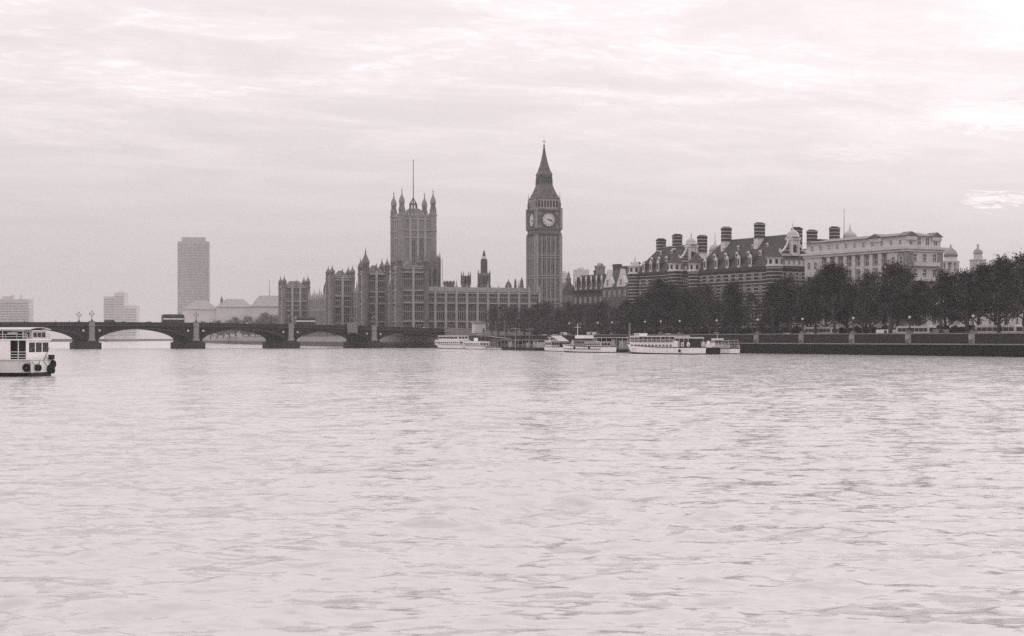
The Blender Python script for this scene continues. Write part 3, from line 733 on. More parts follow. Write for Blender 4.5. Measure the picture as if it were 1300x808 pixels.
    for px, tip, r, lab in ((654.3, 354, 0.75, 'thin stone pinnacle with a pointed tip, middle of three behind the palace roof'), (662.3, 352, 1.15, 'thicker stone pinnacle nearest the left side of the clock tower')):
        g = thing('stone_pinnacle', lab, 'pinnacle', (X(px, D), D, GZ), PA, 'pinnacles behind the north front')
        m = MB(B0); m.lathe([(r, GZ), (r, wz(364, D)), (r * 1.25, wz(363.4, D)), (r * .9, wz(362.6, D)), (r * .8, wz(358.5, D)), (r * .95, wz(358, D)), (r * .35, wz(354.5, D)), (0.05, wz(tip, D))], 8); m.build('shaft', STONE, g)
    # far lantern above the river front
    D = 930; g = thing('lantern_turret', 'small dark lantern turret with a pointed cap above the far river front roof', 'turret', (X(413.3, D), D, GZ), PA)
    m = MB(B0); m.lathe([(1.5, GZ), (1.5, wz(368, D)), (1.7, wz(367.6, D)), (1.2, wz(367, D)), (1.1, wz(363, D)), (0.5, wz(361, D)), (0.05, wz(357.5, D))], 8); m.build('lantern', STONE_D, g)
    # hall with fleche, between clock tower and mansard block
    D = 880; k = D / F; g = thing('gabled_hall', 'hazy steep gabled hall with a slender central fleche, right of the clock tower', 'hall', (X(723, D), D, GZ), 6)
    m = MB(B0); m.bx(-5.6, 5.6, 0, 30, GZ, wz(374, D)); m.build('wall', STONE, g)
    m = MB(B0); m.gable(-5.8, 5.8, -0.3, 30.3, wz(374, D), wz(357.5, D), over=0.3); rf = m.build('roof', SLATE, g)
    m = MB(B0); m.lathe([(1.5, wz(362, D)), (1.5, wz(354, D)), (1.8, wz(353.6, D)), (1.1, wz(352.5, D)), (0.4, wz(347.5, D)), (0.05, wz(343.5, D))], 8, 0, 4); m.build('fleche', IRON, rf)
behind()
# ---------------------------------------------------------------- brick police-office blocks with banded chimneys
SH = 28.9
def shaw_pt(o, x, y, rz=SH):
    a = R(rz); return (o[0] + x * math.cos(a) - y * math.sin(a), o[1] + x * math.sin(a) + y * math.cos(a))
def pane_mesh(w, h, nx, ny, frame=BAND):
    m = MB(); m.bx(-w / 2, w / 2, -0.03, -0.004, 0, h); m.k = 1
    for i in range(nx + 1): x = -w / 2 + w * i / nx; m.bx(x - 0.07, x + 0.07, -0.10, -0.005, -0.05, h + 0.05)
    for j in range(ny + 1): z = h * j / ny; m.bx(-w / 2, w / 2, -0.09, -0.006, z - 0.06, z + 0.06)
    return m.mesh('window', [GLASS, frame])
SASH = pane_mesh(1.2, 2.1, 2, 2); SASH_S = pane_mesh(0.9, 1.4, 2, 2); SASH_T = pane_mesh(1.3, 2.9, 2, 3)
TOURW = MB().bx(-0.42, 0.42, -0.05, 0.05, 0, 1.4).mesh('window', GLASS)
def chimney_on(root, x, y, z0, z1, sx=3.0, sy=1.9, name='chimney'):
    m = MB(B0); m.bx(x - sx / 2, x + sx / 2, y - sy / 2, y + sy / 2, z0 - .2, z1); m.bx(x - sx / 2 - .12, x + sx / 2 + .12, y - sy / 2 - .12, y + sy / 2 + .12, z1 - 0.7, z1 - 0.35)
    c = m.build(name, BRICK, root)
    m = MB(B0); m.bx(x - sx / 2 - .08, x + sx / 2 + .08, y - sy / 2 - .08, y + sy / 2 + .08, z0 - 3.6, z0 - .2); m.build('chimney_base', BAND, c)
    m = MB(B0)
    m.bx(x - sx * .42, x + sx * .42, y - .3, y + .3, z1, z1 + .3)
    m.build('chimney_pots', BRICKP, c)
    return c
def dome_top(m, x, y, z, r, ztip):
    h = r * 1.05
    m.lathe([(r * 1.1, z), (r * 1.12, z + 0.25), (r, z + 0.3), (r * 0.96, z + h * .45), (r * .8, z + h * .75), (r * .5, z + h * 1.0), (r * .22, z + h * 1.12), (0.2, z + h * 1.4), (0.13, z + h * 1.8), (0.05, ztip)], 12, x, y)
def shaw(o, Lg, Wd, label, eave, ridge, tour, gable_tip, chims, south_dome=True, ndorm=5):
    g = thing('brick_office_block', label, 'building', (*o, GZ), SH)
    m = MB(B0); m.bx(0, Wd, 0, Lg, GZ - 0.3, eave); w = m.build('wall', BRICK, g)
    m = MB(B0); m.bx(-0.5, Wd + .5, -0.5, Lg + .5, eave - 0.75, eave + 0.05); m.build('cornice', BRICKP, w)
    m = MB(B0); m.bx(0.2, Wd - .2, -0.15, 3.0, eave + 0.05, eave + 2.2); bd = m.build('attic_band', BAND, w)
    for i in range(7): put('window', SASH_S, bd, B0 @ T(1.6 + i * (Wd - 3.2) / 6, -0.15, eave + 0.45))
    m = MB(B0); m.add([(0, -0.7, eave + 2.2), (Wd, -0.7, eave + 2.2), (Wd - 1, 1.0, eave + 4.2), (1, 1.0, eave + 4.2), (Wd, 3.0, eave + 2.2), (0, 3.0, eave + 2.2)], [(0, 1, 2, 3), (0, 3, 5), (1, 4, 2), (0, 5, 4, 1)]); m.build('pent_roof', SLATE, w)
    # storeys
    for z in (GZ + 2, GZ + 6.2, GZ + 10.4, GZ + 14.6, GZ + 18.4):
        if z + 3 > eave - .7: continue
        for i in range(5): put('window', SASH, w, B0 @ T(2.8 + i * (Wd - 5.6) / 4, 0, z))
        k = int(Lg / 4.2)
        for i in range(k): put('window', SASH, w, B0 @ T(0, Lg - 3 - i * (Lg - 6) / max(1, k - 1), z) @ EAST)
    # roof
    m = MB(B0); c = Wd / 2
    m.add([(-0.6, 1.2, eave), (Wd + .6, 1.2, eave), (Wd + .6, Lg + .4, eave), (-0.6, Lg + .4, eave), (c, 1.2, ridge), (c, Lg - 5.5, ridge)], [(0, 3, 2, 1), (0, 1, 4), (2, 3, 5), (1, 2, 5, 4), (3, 0, 4, 5)])
    rf = m.build('roof', mat('old roof tiles', 0.06, 0.8, nscale=1.0, namt=0.6), g)
    m = MB(B0); m.tube((c, 1.2, ridge), (c, Lg - 5.5, ridge), 0.22, 0.22, 6); m.build('ridge', LEAD, rf)
    # dormers
    sl_ = (ridge - eave) / (c + 0.6)
    def dorm(w_, h_, deep, tip):
        d = MB(); d.bx(-w_ / 2, w_ / 2, 0, .3, 0, h_); d.gable(-w_ / 2 - .1, w_ / 2 + .1, -0.12, .3, h_, h_ + tip); d.k = 2; d.bx(-w_ / 2 + .05, w_ / 2 - .05, .3, deep, 0, h_); d.gable(-w_ / 2 - .05, w_ / 2 + .05, .3, deep, h_, h_ + tip * .9); d.k = 1; d.bx(-w_ * .3, w_ * .3, -0.05, -0.003, h_ * .25, h_ * .9)
        return d.mesh('dormer', [BAND, GLASS, SLATE])
    big, mid_, sml = dorm(1.25, 3.0, 3.2, 1.1), dorm(1.2, 1.3, 1.9, 0.6), dorm(0.8, 0.9, 1.4, 0.5)
    y_a, y_b = 5.5, Lg - 6
    for k, (me, z, n) in enumerate(((big, eave + 0.1, ndorm), (mid_, eave + 3.6, ndorm), (sml, eave + 6.4, max(2, ndorm - 1)))):
        for i in range(n):
            x = -0.6 + (z - eave) / sl_ - (0.15 if k else 0.0)
            put('dormer', me, rf, B0 @ T(x, y_b - (i + .25 * k) * (y_b - y_a) / n, z) @ EAST)
    # north gable with its domed aedicule
    zg = eave + 3.6; m = MB(B0)
    m.slab([(c - 5.4, zg), (c + 5.4, zg), (c + 5.2, zg + .6), (c + 3.6, zg + 1.6), (c + 2.4, zg + 3.4), (c + 1.6, zg + 5.2), (c - 1.6, zg + 5.2), (c - 2.4, zg + 3.4), (c - 3.6, zg + 1.6), (c - 5.2, zg + .6)], 0.05, 1.0)
    gb = m.build('gable', BRICK, g)
    m = MB(B0)
    for s in (-1, 1):
        P = [(5.4, zg), (5.2, zg + .6), (3.6, zg + 1.6), (2.4, zg + 3.4), (1.6, zg + 5.2)]
        for a, b in zip(P[:-1], P[1:]): m.tube((c + s * a[0], 0.3, a[1]), (c + s * b[0], 0.3, b[1]), 0.36, 0.36, 5)
        m.lathe([(0.42, zg), (0.42, zg + .9), (0.1, zg + 2.0)], 8, c + s * 5.3, 0.3)
    m.bx(c - 5.6, c + 5.6, -0.15, 0.9, zg - 0.35, zg - 0.01); m.build('coping', BAND, gb)
    m = MB(B0); m.bx(c - 1.75, c + 1.75, -0.55, 1.6, zg - .34, zg + 5.2)
    for s in (-1, 1): m.lathe([(0.3, zg), (0.3, zg + 4.6)], 8, c + s * 1.35, -0.75)
    m.bx(c - 2.05, c + 2.05, -1.0, 1.8, zg + 4.7, zg + 5.5)
    ae = m.build('aedicule', BAND, gb)
    m = MB(B0); m.slab([(c - .7, zg + .7), (c + .7, zg + .7), (c + .7, zg + 2.6), (c + .4, zg + 3.2), (c - .4, zg + 3.2), (c - .7, zg + 2.6)], -0.62, -0.552); m.build('niche_window', GLASS, gb)
    m = MB(B0); dome_top(m, c, 0.4, zg + 5.5, 2.0, gable_tip); m.build('dome', mat('pale lead dome', 0.42, 0.5, nscale=0.8, namt=0.25), gb, smooth=True)
    if south_dome:
        m = MB(B0); m.bx(c - 1.75, c + 1.75, Lg - 1.6, Lg + .5, eave, zg + 3.5); dome_top(m, c, Lg - .6, zg + 3.5, 1.9, gable_tip - 1.2); m.build('south_dome', MATS['pale lead dome'], g)
    # round corner tourelles
    for (tx, ty, kind) in tour:
        m = MB(B0); m.lathe([(0.5, GZ + 3.2), (2.4, GZ + 6.5), (2.55, GZ + 7)] + [(2.55, eave - .3)], 16, tx, ty); t_ = m.build('tourelle', BRICK, g)
        m = MB(B0); m.lathe([(2.75, eave - .3), (2.75, eave + .1), (2.5, eave + .12), (2.5, eave + 2.2), (2.8, eave + 2.3), (2.8, eave + 2.6)], 16, tx, ty); b_ = m.build('window_band', BAND, t_)
        for q in range(8): put('window', TOURW, t_, B0 @ T(tx, ty, eave + .5) @ RZ(45 * q + 22.5) @ T(0, -2.5, 0))
        m = MB(B0)
        if kind == 'cone': m.lathe([(2.95, eave + 2.55), (1.2, eave + 4.6), (0.15, eave + 6.4)], 16, tx, ty); m.build('cap', SLATE, t_)
        else: dome_top(m, tx, ty, eave + 2.6, 1.55, eave + 6.3); m.build('cap', MATS['pale lead dome'], t_, smooth=True)
    for (x, y, zb, zt) in chims: chimney_on(g, x, y, zb, zt)
    return g
NO = (82.4, 470)
shaw(NO, 42, 15.5, 'banded brick block with long dormered roof and domed gable, beside the pale stone block', 26.9, 37.0,
     [(0, 0, 'cone'), (15.5, 0, 'dome'), (0, 42, 'cone')], 41.2, [(6.0, 15, 36.4, 41.4), (6.2, 33, 36.4, 41.2), (14.0, 6.0, 34.0, 39.6)])
SO = shaw_pt(NO, -0.5, 53)
shaw(SO, 25, 14, 'smaller banded brick block with a domed gable, nearer the clock tower', 27.4, 36.6,
     [(0, 0, 'cone'), (14, 0, 'dome'), (0, 25, 'dome')], 41.0, [(7.5, 9.5, 36.0, 40.6), (7.5, 19.5, 35.8, 39.6), (13.2, 2.5, 34, 40)], south_dome=False, ndorm=3)
# a further brick range whose chimneys and cupola stand over the pale block
D = 492; bo = (X(1024, D), D)
g = thing('brick_rear_range', 'brick range behind the pale stone block, only its banded chimneys and domed cupola showing', 'building', (*bo, GZ), SH)
m = MB(B0); m.bx(0, 34, 0, 14, GZ - .3, 27); m.build('wall', BRICK, g)
m = MB(B0); m.gable(-.5, 34.5, -.5, 14.5, 27, 34.0, 'x', hip=3); m.build('roof', SLATE, g)
def loc_on(o, rz, px, D_):
    x, y = X(px, D_) - o[0], D_ - o[1]; a = R(rz); return (x * math.cos(a) + y * math.sin(a), -x * math.sin(a) + y * math.cos(a))
for px, yt in ((1035, 293.3), (1077.5, 288)):
    x, y = loc_on(bo, SH, px, 500); chimney_on(g, x, 6.5, 33, Zp(yt, 503), 3.0, 2.0)
x, y = loc_on(bo, SH, 1056, 500); m = MB(B0); m.bx(x - 2.3, x + 2.3, 6, 8, 30, Zp(304, 503)); m.build('chimney', BRICK, g)
x, y = loc_on(bo, SH, 1094, 505); m = MB(B0); m.lathe([(2.6, 27), (2.6, Zp(303, 508))], 12, x, 7); dome_top(m, x, 7, Zp(303, 508), 2.4, Zp(284, 508)); m.build('cupola', MATS['pale lead dome'], g)
m = MB(B0); x, y = loc_on(bo, SH, 1090, 500); m.tube((x, 5, 33), (x, 5, Zp(264, 503)), 0.12, 0.07); m.build('flagpole', BLACK, g)
# ---------------------------------------------------------------- pale stone office block
def pale_block():
    o = (109.7, 417); W_, L_ = 14.2, 43.0; H = 33.2
    g = thing('pale_office_block', 'pale stone office block with deep dark loggia bays and a low attic', 'building', (*o, GZ), SH)
    m = MB(B0)
    m.bx(0.8, W_ - .8, 0.8, L_ - .8, GZ - .3, 29.0)
    m.bx(0, W_, 0, 3.4, GZ - .3, 29.0) ; m.bx(0, 3.0, 0, 6.8, GZ - .3, 29.0); m.bx(0, 3, L_ - 7, L_, GZ - .3, 29.0); m.bx(W_ - 2.4, W_, 0, 4, GZ - .3, 29.0)
    # piers of the loggia bays
    nb = 8; y0, y1 = 6.8, L_ - 7; st = (y1 - y0) / nb
    for i in range(nb + 1): y = y0 + i * st; m.bx(0.05, 0.9, y - .7, y + .7, GZ, 28.4)
    m.bx(0.12, 0.9, y0, y1, GZ, 12.0)
    for z in (16.0, 20.6, 24.8): m.bx(0.30, 0.9, y0, y1, z - .7, z)
    w = m.build('wall', PORT, g)
    m = MB(B0); m.bx(-0.75, W_ + .75, -0.75, L_ + .75, 29.0, 29.7); m.bx(-0.35, W_ + .35, -0.35, L_ + .35, 28.3, 29.0); m.build('cornice', PORT, w)
    dw = pane_mesh(st - 2.0, 3.0, 3, 2, PORT)
    for i in range(nb):
        for z in (12.2, 16.1, 20.7, 25.0): put('window', dw, w, B0 @ T(0.8, y0 + (i + .5) * st, z) @ EAST)
    for x in (3.4, 7.1, 10.8):
        for z in (8, 12.3, 16.4, 20.6, 24.9): put('window', SASH_T, w, B0 @ T(x, 0, z))
    for y in (1.7, 4.9, L_ - 5, L_ - 2):
        for z in (12.3, 16.4, 20.6, 24.9): put('window', SASH, w, B0 @ T(0, y, z) @ EAST)
    # balconies: dark shadowed ledges
    m = MB(B0)
    for z in (20.3, 24.5): m.bx(2.2, 12.0, -1.1, -0.01, z - .25, z); m.bx(2.2, 12.0, -1.1, -0.95, z, z + .9)
    m.build('balcony', PORT, w)
    m = MB(B0); m.bx(0.5, W_ - .5, 0.5, L_ - .5, 29.7, H - .4); a = m.build('attic', PORT, g)
    for i in range(4): put('window', SASH, a, B0 @ T(2.4 + i * 3.1, 0.5, 30.3))
    for i in range(11): put('window', SASH_S, a, B0 @ T(0.5, 2.6 + i * 3.75, 30.4) @ EAST)
    m = MB(B0); m.gable(-0.1, W_ + .1, -.1, L_ + .1, H - .4, H + 1.0, 'y', over=.3, hip=5.0)
    rf = m.build('roof', LEADD, g)
    for (x0, x1, yy) in ((0.2, 4.6, 0.0), (10.0, W_ - .2, 0.0)):
        m = MB(B0); m.gable(x0, x1, yy, 3.5, H - .5, H + .8, 'y', over=.3); m.k = 1; m.bx(x0 + .2, x1 - .2, yy + .1, 3, H - 1.6, H - .5); m.build('pediment', [LEADD, PORT], rf)
    m = MB(B0); m.gable(-0.1, 3.5, 9.5, 15.5, H - .5, H + .7, 'x', over=.3); m.k = 1; m.bx(0.1, 3, 9.8, 15.2, H - 1.6, H - .5); m.build('pediment', [LEADD, PORT], rf)
pale_block()
# ---------------------------------------------------------------- dark corner block and gabled stone block
def corner_block():
    D = 590; g = thing('mansard_block', 'dark stone corner block with mansard dormers and chimneys, right of the clock tower', 'building', (X(766, D), D, GZ), SH)
    W_, L_ = 12, 23; m = MB(B0); zc = Zp(367, D)
    m.bx(0, W_, 0, L_, GZ - .3, zc - .8); w = m.build('wall', STONE_D, g)
    m = MB(B0); m.bx(-.8, W_ + .8, -.8, L_ + .8, zc - .8, zc); m.bx(-.6, W_ + .6, -.6, L_ + .6, zc - 6.4, zc - 5.9); m.build('cornice', BLACK, w)
    for i in range(6):
        for z in (8, 12.5, zc - 5.2): put('window', SASH, w, B0 @ T(0, 2 + i * (L_ - 4) / 5, z) @ EAST)
    for i in range(3):
        for z in (8, 12.5, zc - 5.2): put('window', SASH, w, B0 @ T(2.5 + i * 3.5, 0, z))
    m = MB(B0); m.sq([(1, zc)], 0, 0) if False else None
    h = Zp(347.5, D)
    m.add([(0.2, .2, zc), (W_ - .2, .2, zc), (W_ - .2, L_ - .2, zc), (.2, L_ - .2, zc), (2.2, 2.2, h), (W_ - 2.2, 2.2, h), (W_ - 2.2, L_ - 2.2, h), (2.2, L_ - 2.2, h)],
          [(0, 1, 5, 4), (1, 2, 6, 5), (2, 3, 7, 6), (3, 0, 4, 7), (4, 5, 6, 7)]); r = m.build('mansard_roof', SLATE, g)
    d = MB(); d.bx(-.42, .42, 0, .3, 0, 4.4); d.gable(-.5, .5, -.1, .3, 4.4, 5.6); d.k = 2; d.bx(-.4, .4, .3, 2.0, 0, 4.4); d.gable(-.45, .45, .3, 2.2, 4.4, 5.4); d.k = 1; d.bx(-.27, .27, -.05, -.003, 1, 3.6); me = d.mesh('dormer', [BAND, GLASS, SLATE])
    for i in range(6): put('dormer', me, r, B0 @ T(.15, 1.8 + i * (L_ - 3.6) / 5, zc) @ EAST)
    for (px, ya, yb, mt, sx) in ((750.5, 337, 351, GRANITE, 3.8), (761.5, 338, 350, GRANITE, 1.9), (738, 343, 350, BRICKP, 1.6)):
        x, y = loc_on((X(766, D), D), SH, px, D + 10); y = min(max(y, 2), L_ - 2)
        m = MB(B0); m.bx(5 - 1, 5 + 1, y - sx / 2, y + sx / 2, h - 1.5, Zp(ya, D + 10)); m.bx(3.8, 6.2, y - sx / 2 - .2, y + sx / 2 + .2, Zp(ya, D + 10) - .6, Zp(ya, D + 10) - .2)
        for q in (-.6, 0, .6): m.lathe([(.25, Zp(ya, D + 10)), (.2, Zp(ya, D + 10) + 1.0)], 6, 5, y + q * sx * .5)
        m.build('chimney', mt, r)
    # neighbour with two pale gables
    D = 556; o = (X(797, D), D); g = thing('gabled_stone_block', 'stone block with two pale pointed gables and dark chimneys, left of the banded brick turret', 'building', (*o, GZ), SH)
    W_, L_ = 12, 18.0; e = Zp(362, D); m = MB(B0); m.bx(0, W_, 0, L_, GZ - .3, e); w = m.build('wall', mat('patchy stone front', 0.11, nscale=0.5, namt=0.8), g)
    m = MB(B0); m.gable(0.3, W_, 0.2, L_, e, Zp(337.5, D + 10), 'y', hip=1.0); r = m.build('roof', SLATE, g)
    for yc in (4.2, 13.4):
        m = MB(B0 @ T(0, yc, 0) @ EAST); m.slab([(-2.9, e - .5), (2.9, e - .5), (2.7, e + 1), (1.0, e + 3.6), (.35, e + 6.2), (-.35, e + 6.2), (-1.0, e + 3.6), (-2.7, e + 1)], -.3, 1.4)
        gb = m.build('gable', BAND, w); put('window', SASH, gb, B0 @ T(-.0, yc, e + .2) @ EAST @ T(0, -.3, 0))
    for i in range(5):
        for z in (8, 12, e - 4): put('window', SASH, w, B0 @ T(0, 2 + i * 3.5, z) @ EAST)
    for (yc, yt, s) in ((16.8, 335.5, 3.2), (10.0, 338, 1.6), (4.0, 332.5, 3.0), (0.8, 338, 1.8), (13.2, 341, 1.4)):
        m = MB(B0); m.bx(5.2, 7.2, yc - s / 2, yc + s / 2, e + 2, Zp(yt, D + yc)); m.bx(5, 7.4, yc - s / 2 - .2, yc + s / 2 + .2, Zp(yt, D + yc) - .8, Zp(yt, D + yc) - .3); m.build('chimney', BRICKP, r)
corner_block()
# ---------------------------------------------------------------- far hazy cupolas, right
for px, tip, kind, lab in ((1207, 309.5, 0, 'hazy domed baroque cupola with open arches, right of the pale stone block'), (1241.5, 309, 1, 'hazy pointed cupola with a cross finial, just left of the tallest trees')):
    D = 700; k = D / F; g = thing('cupola_tower', lab, 'cupola', (X(px, D), D, GZ), 20, 'far cupolas over the trees')
    m = MB(B0); z = lambda y: Zp(y, D)
    if kind == 0:
        s = 3.4; m.sq([(s + .5, GZ), (s + .5, z(348)), (s + .8, z(347.5)), (s + .8, z(346.5)), (s * .6, z(346.4))])
        for i in range(8):
            a = R(45 * i + 22.5); m.lathe([(.62, z(346.5)), (.55, z(334))], 8, s * math.cos(a), s * math.sin(a))
        m.lathe([(s * .55, z(346.5)), (s * .55, z(334))], 8); m.lathe([(s * 1.15, z(334)), (s * 1.2, z(332)), (s * .9, z(331.8)), (s * .85, z(326))], 16)
        b = m.build('drum', PORT, g); m = MB(B0)
        m.lathe([(s * .95, z(326)), (s * .9, z(322)), (s * .66, z(317.5)), (s * .36, z(315)), (.5, z(314)), (.45, z(312.5)), (.06, z(tip))], 16); m.build('dome', LEAD, g, smooth=True)
    else:
        s = 2.6; m.sq([(s, GZ), (s, z(331)), (s + .4, z(330)), (s * .8, z(329.5))]); m.lathe([(s * .8, z(330)), (s * .75, z(322))], 8, 0, 0, R(22.5)); b = m.build('drum', PORT, g)
        m = MB(B0); m.lathe([(s * .95, z(322)), (s * .7, z(318)), (.5, z(315)), (.3, z(313)), (.08, z(tip))], 8); m.bx(-.9, .9, -.1, .1, z(312), z(311.2)); m.build('dome', LEAD, g)
# ---------------------------------------------------------------- far left: towers and roofs in haze
def slab_tower():
    D = 1760; k = D / F; g = thing('office_tower', 'tall slim glass office tower with a stepped flat top, hazy beyond the bridge', 'tower block', (X(246, D), D, GZ), 4)
    w = 18.2; d = 11; n = 34; H = Zp(307, D); m = MB(B0)
    front = [(-w, -d * .35), (-w * .5, -d * .62), (0, -d * .7), (w * .5, -d * .62), (w, -d * .35)]
    plan = front + [(w, d * .35), (w * .5, d * .62), (0, d * .7), (-w * .5, d * .62), (-w, d * .35)]
    m.prism(plan, GZ - .3, H); wl = m.build('spandrel_wall', CURT, g)
    top = MB(B0); top.prism([(x * .76, y * .8) for x, y in plan], H, Zp(301.8, D)); top.build('roof_house', CURT, g)
    pl2 = [(x * 1.012, y * 1.012) for x, y in plan]
    b = MB(); b.prism(pl2, 0, 1.55); bm_ = b.mesh('window_band', mat('far window bands', 0.30, 0.15, spec=0.8))  # band glass paled, haze put into its colour
    for i in range(n): put('window_band', bm_, wl, B0 @ T(0, 0, 8 + i * (H - 10) / n))
    m = MB(B0)
    for i in range(13): x = -w + .6 + i * (2 * w - 1.2) / 12; y = -d * (.35 + .35 * (1 - (abs(x) / w) ** 1.5)) - .3; m.bx(x - .16, x + .16, y - .1, y + .6, GZ, H - .2)
    m.build('mullions', CONC, wl)
slab_tower()
def blocks():
    D = 1950
    g = thing('flat_block', 'wide hazy flat-roofed block at the far left edge, behind the white boat', 'building', (X(15, D), D, 3.2), 0)
    B = T(0, 0, -3.2); m = MB(B); m.bx(X(-14, D) - X(15, D), X(37, D) - X(15, D), 0, 18, 3, Zp(380, D)); w = m.build('wall', CONC, g)
    m = MB(B); m.bx(-15, -3, 4, 14, Zp(380, D), Zp(376, D)); m.build('roof_house', CONC, g); m = MB(B); m.bx(9, 11.5, 4, 9, Zp(380, D), Zp(375, D)); m.build('roof_vent', CONC, g); m = MB(B); m.bx(-1.5, 1.5, 4, 8, Zp(380, D), Zp(374.5, D)); m.build('roof_vent', CONC, g)
    b = MB(); b.bx(X(-14, D) - X(15, D) + 1, X(37, D) - X(15, D) - 1, -.08, -.01, 0, 1.5); me = b.mesh('window_band', MATS['far window bands'])
    for i in range(13): put('window_band', me, w, B @ T(0, 0, 8 + i * 3.4))
    D = 2000
    g = thing('stepped_block', 'hazy stepped trio of tower blocks rising over the bridge, left of the tall office tower', 'building', (X(150, D), D, 3.2), 0)
    m = MB(B); x = lambda p: X(p, D) - X(150, D); z = lambda y: Zp(y, D)
    m.bx(x(131.5), x(145.4), 0, 16, 3, z(376.5)); m.bx(x(145.5), x(158.4), -2, 18, 3, z(371.7)); m.bx(x(158.5), x(173.5), 0, 16, 3, z(388)); m.bx(x(150), x(154), 4, 8, z(372), z(370.5)); w = m.build('wall', CONC, g)
    for (p0, p1, y0, top) in ((131.5, 145.4, 0, 376.5), (145.5, 158.4, -2, 371.7), (158.5, 173.5, 0, 388)):
        b = MB(); b.bx(x(p0) + 1, x(p1) - 1, -.08, -.01, 0, 1.4); me = b.mesh('window_band', MATS['far window bands'])
        for i in range(int((z(top) - 8) / 3.4)): put('window_band', me, w, B @ T(0, y0, 8 + i * 3.4))
    # hipped and flat roofs left of the palace
    D = 1380
    g = thing('hipped_hall', 'pale hazy hall with a wide hipped roof at the foot of the tall office tower', 'building', (X(252, D), D, GZ), 8)
    x = lambda p: (p - 252) / F * D; m = MB(B0); m.bx(x(232), x(276), 0, 26, GZ, z_(393, D)); m.build('wall', CONC, g)
    m = MB(B0); m.gable(x(231), x(277), -1, 27, z_(393, D), z_(381, D), 'x', hip=12); m.build('roof', LEAD, g)
    g = thing('long_roofed_range', 'long hazy range with a stepped pale roof, left of the palace end pavilion', 'building', (X(318, D), D, GZ), 6)
    x = lambda p: (p - 318) / F * D; m = MB(B0); m.bx(x(275), x(362), 0, 24, GZ, z_(390, D)); m.build('wall', CONC, g)
    m = MB(B0); m.gable(x(274), x(320), -1, 25, z_(390, D), z_(379.5, D), 'x', hip=9); m.gable(x(318), x(366), -1, 25, z_(389.5, D), z_(375, D), 'x', hip=7)
    m.build('roof', LEAD, g); m = MB(B0); m.lathe([(1.3, z_(386, D)), (1.3, z_(380, D)), (.2, z_(376.5, D))], 8, x(281), 8); m.build('cupola', LEADD, g)
    m = MB(B0); m.tube((x(341), 12, z_(379, D)), (x(341), 12, z_(355, D)), .3, .15); m.build('mast', BLACK, g)
    # modern slabs far right of the clock tower
    D = 1500
    for p0, p1, top, lab in ((708, 724, 346.5, 'pale hazy flat-topped block touching the right side of the clock tower'), (728.5, 748, 342.5, 'pale hazy taller slab block behind the fleched hall')):
        g = thing('distant_block', lab, 'building', (X((p0 + p1) / 2, D), D, GZ), 0); w_ = (p1 - p0) / F * D / 2
        m = MB(B0); m.bx(-w_, w_, 0, 15, GZ, z_(top, D)); w = m.build('wall', CONC, g); m = MB(B0); m.bx(-w_ * .5, w_ * .3, 4, 10, z_(top, D), z_(top - 2.5, D)); m.build('roof_house', CONC, g)
        b = MB(); b.bx(-w_ + 1, w_ - 1, -.08, -.01, 0, 1.4); me = b.mesh('window_band', MATS['far window bands'])
        for i in range(18): put('window_band', me, w, B0 @ T(0, 0, 8 + i * 3.2))
z_ = Zp
blocks()
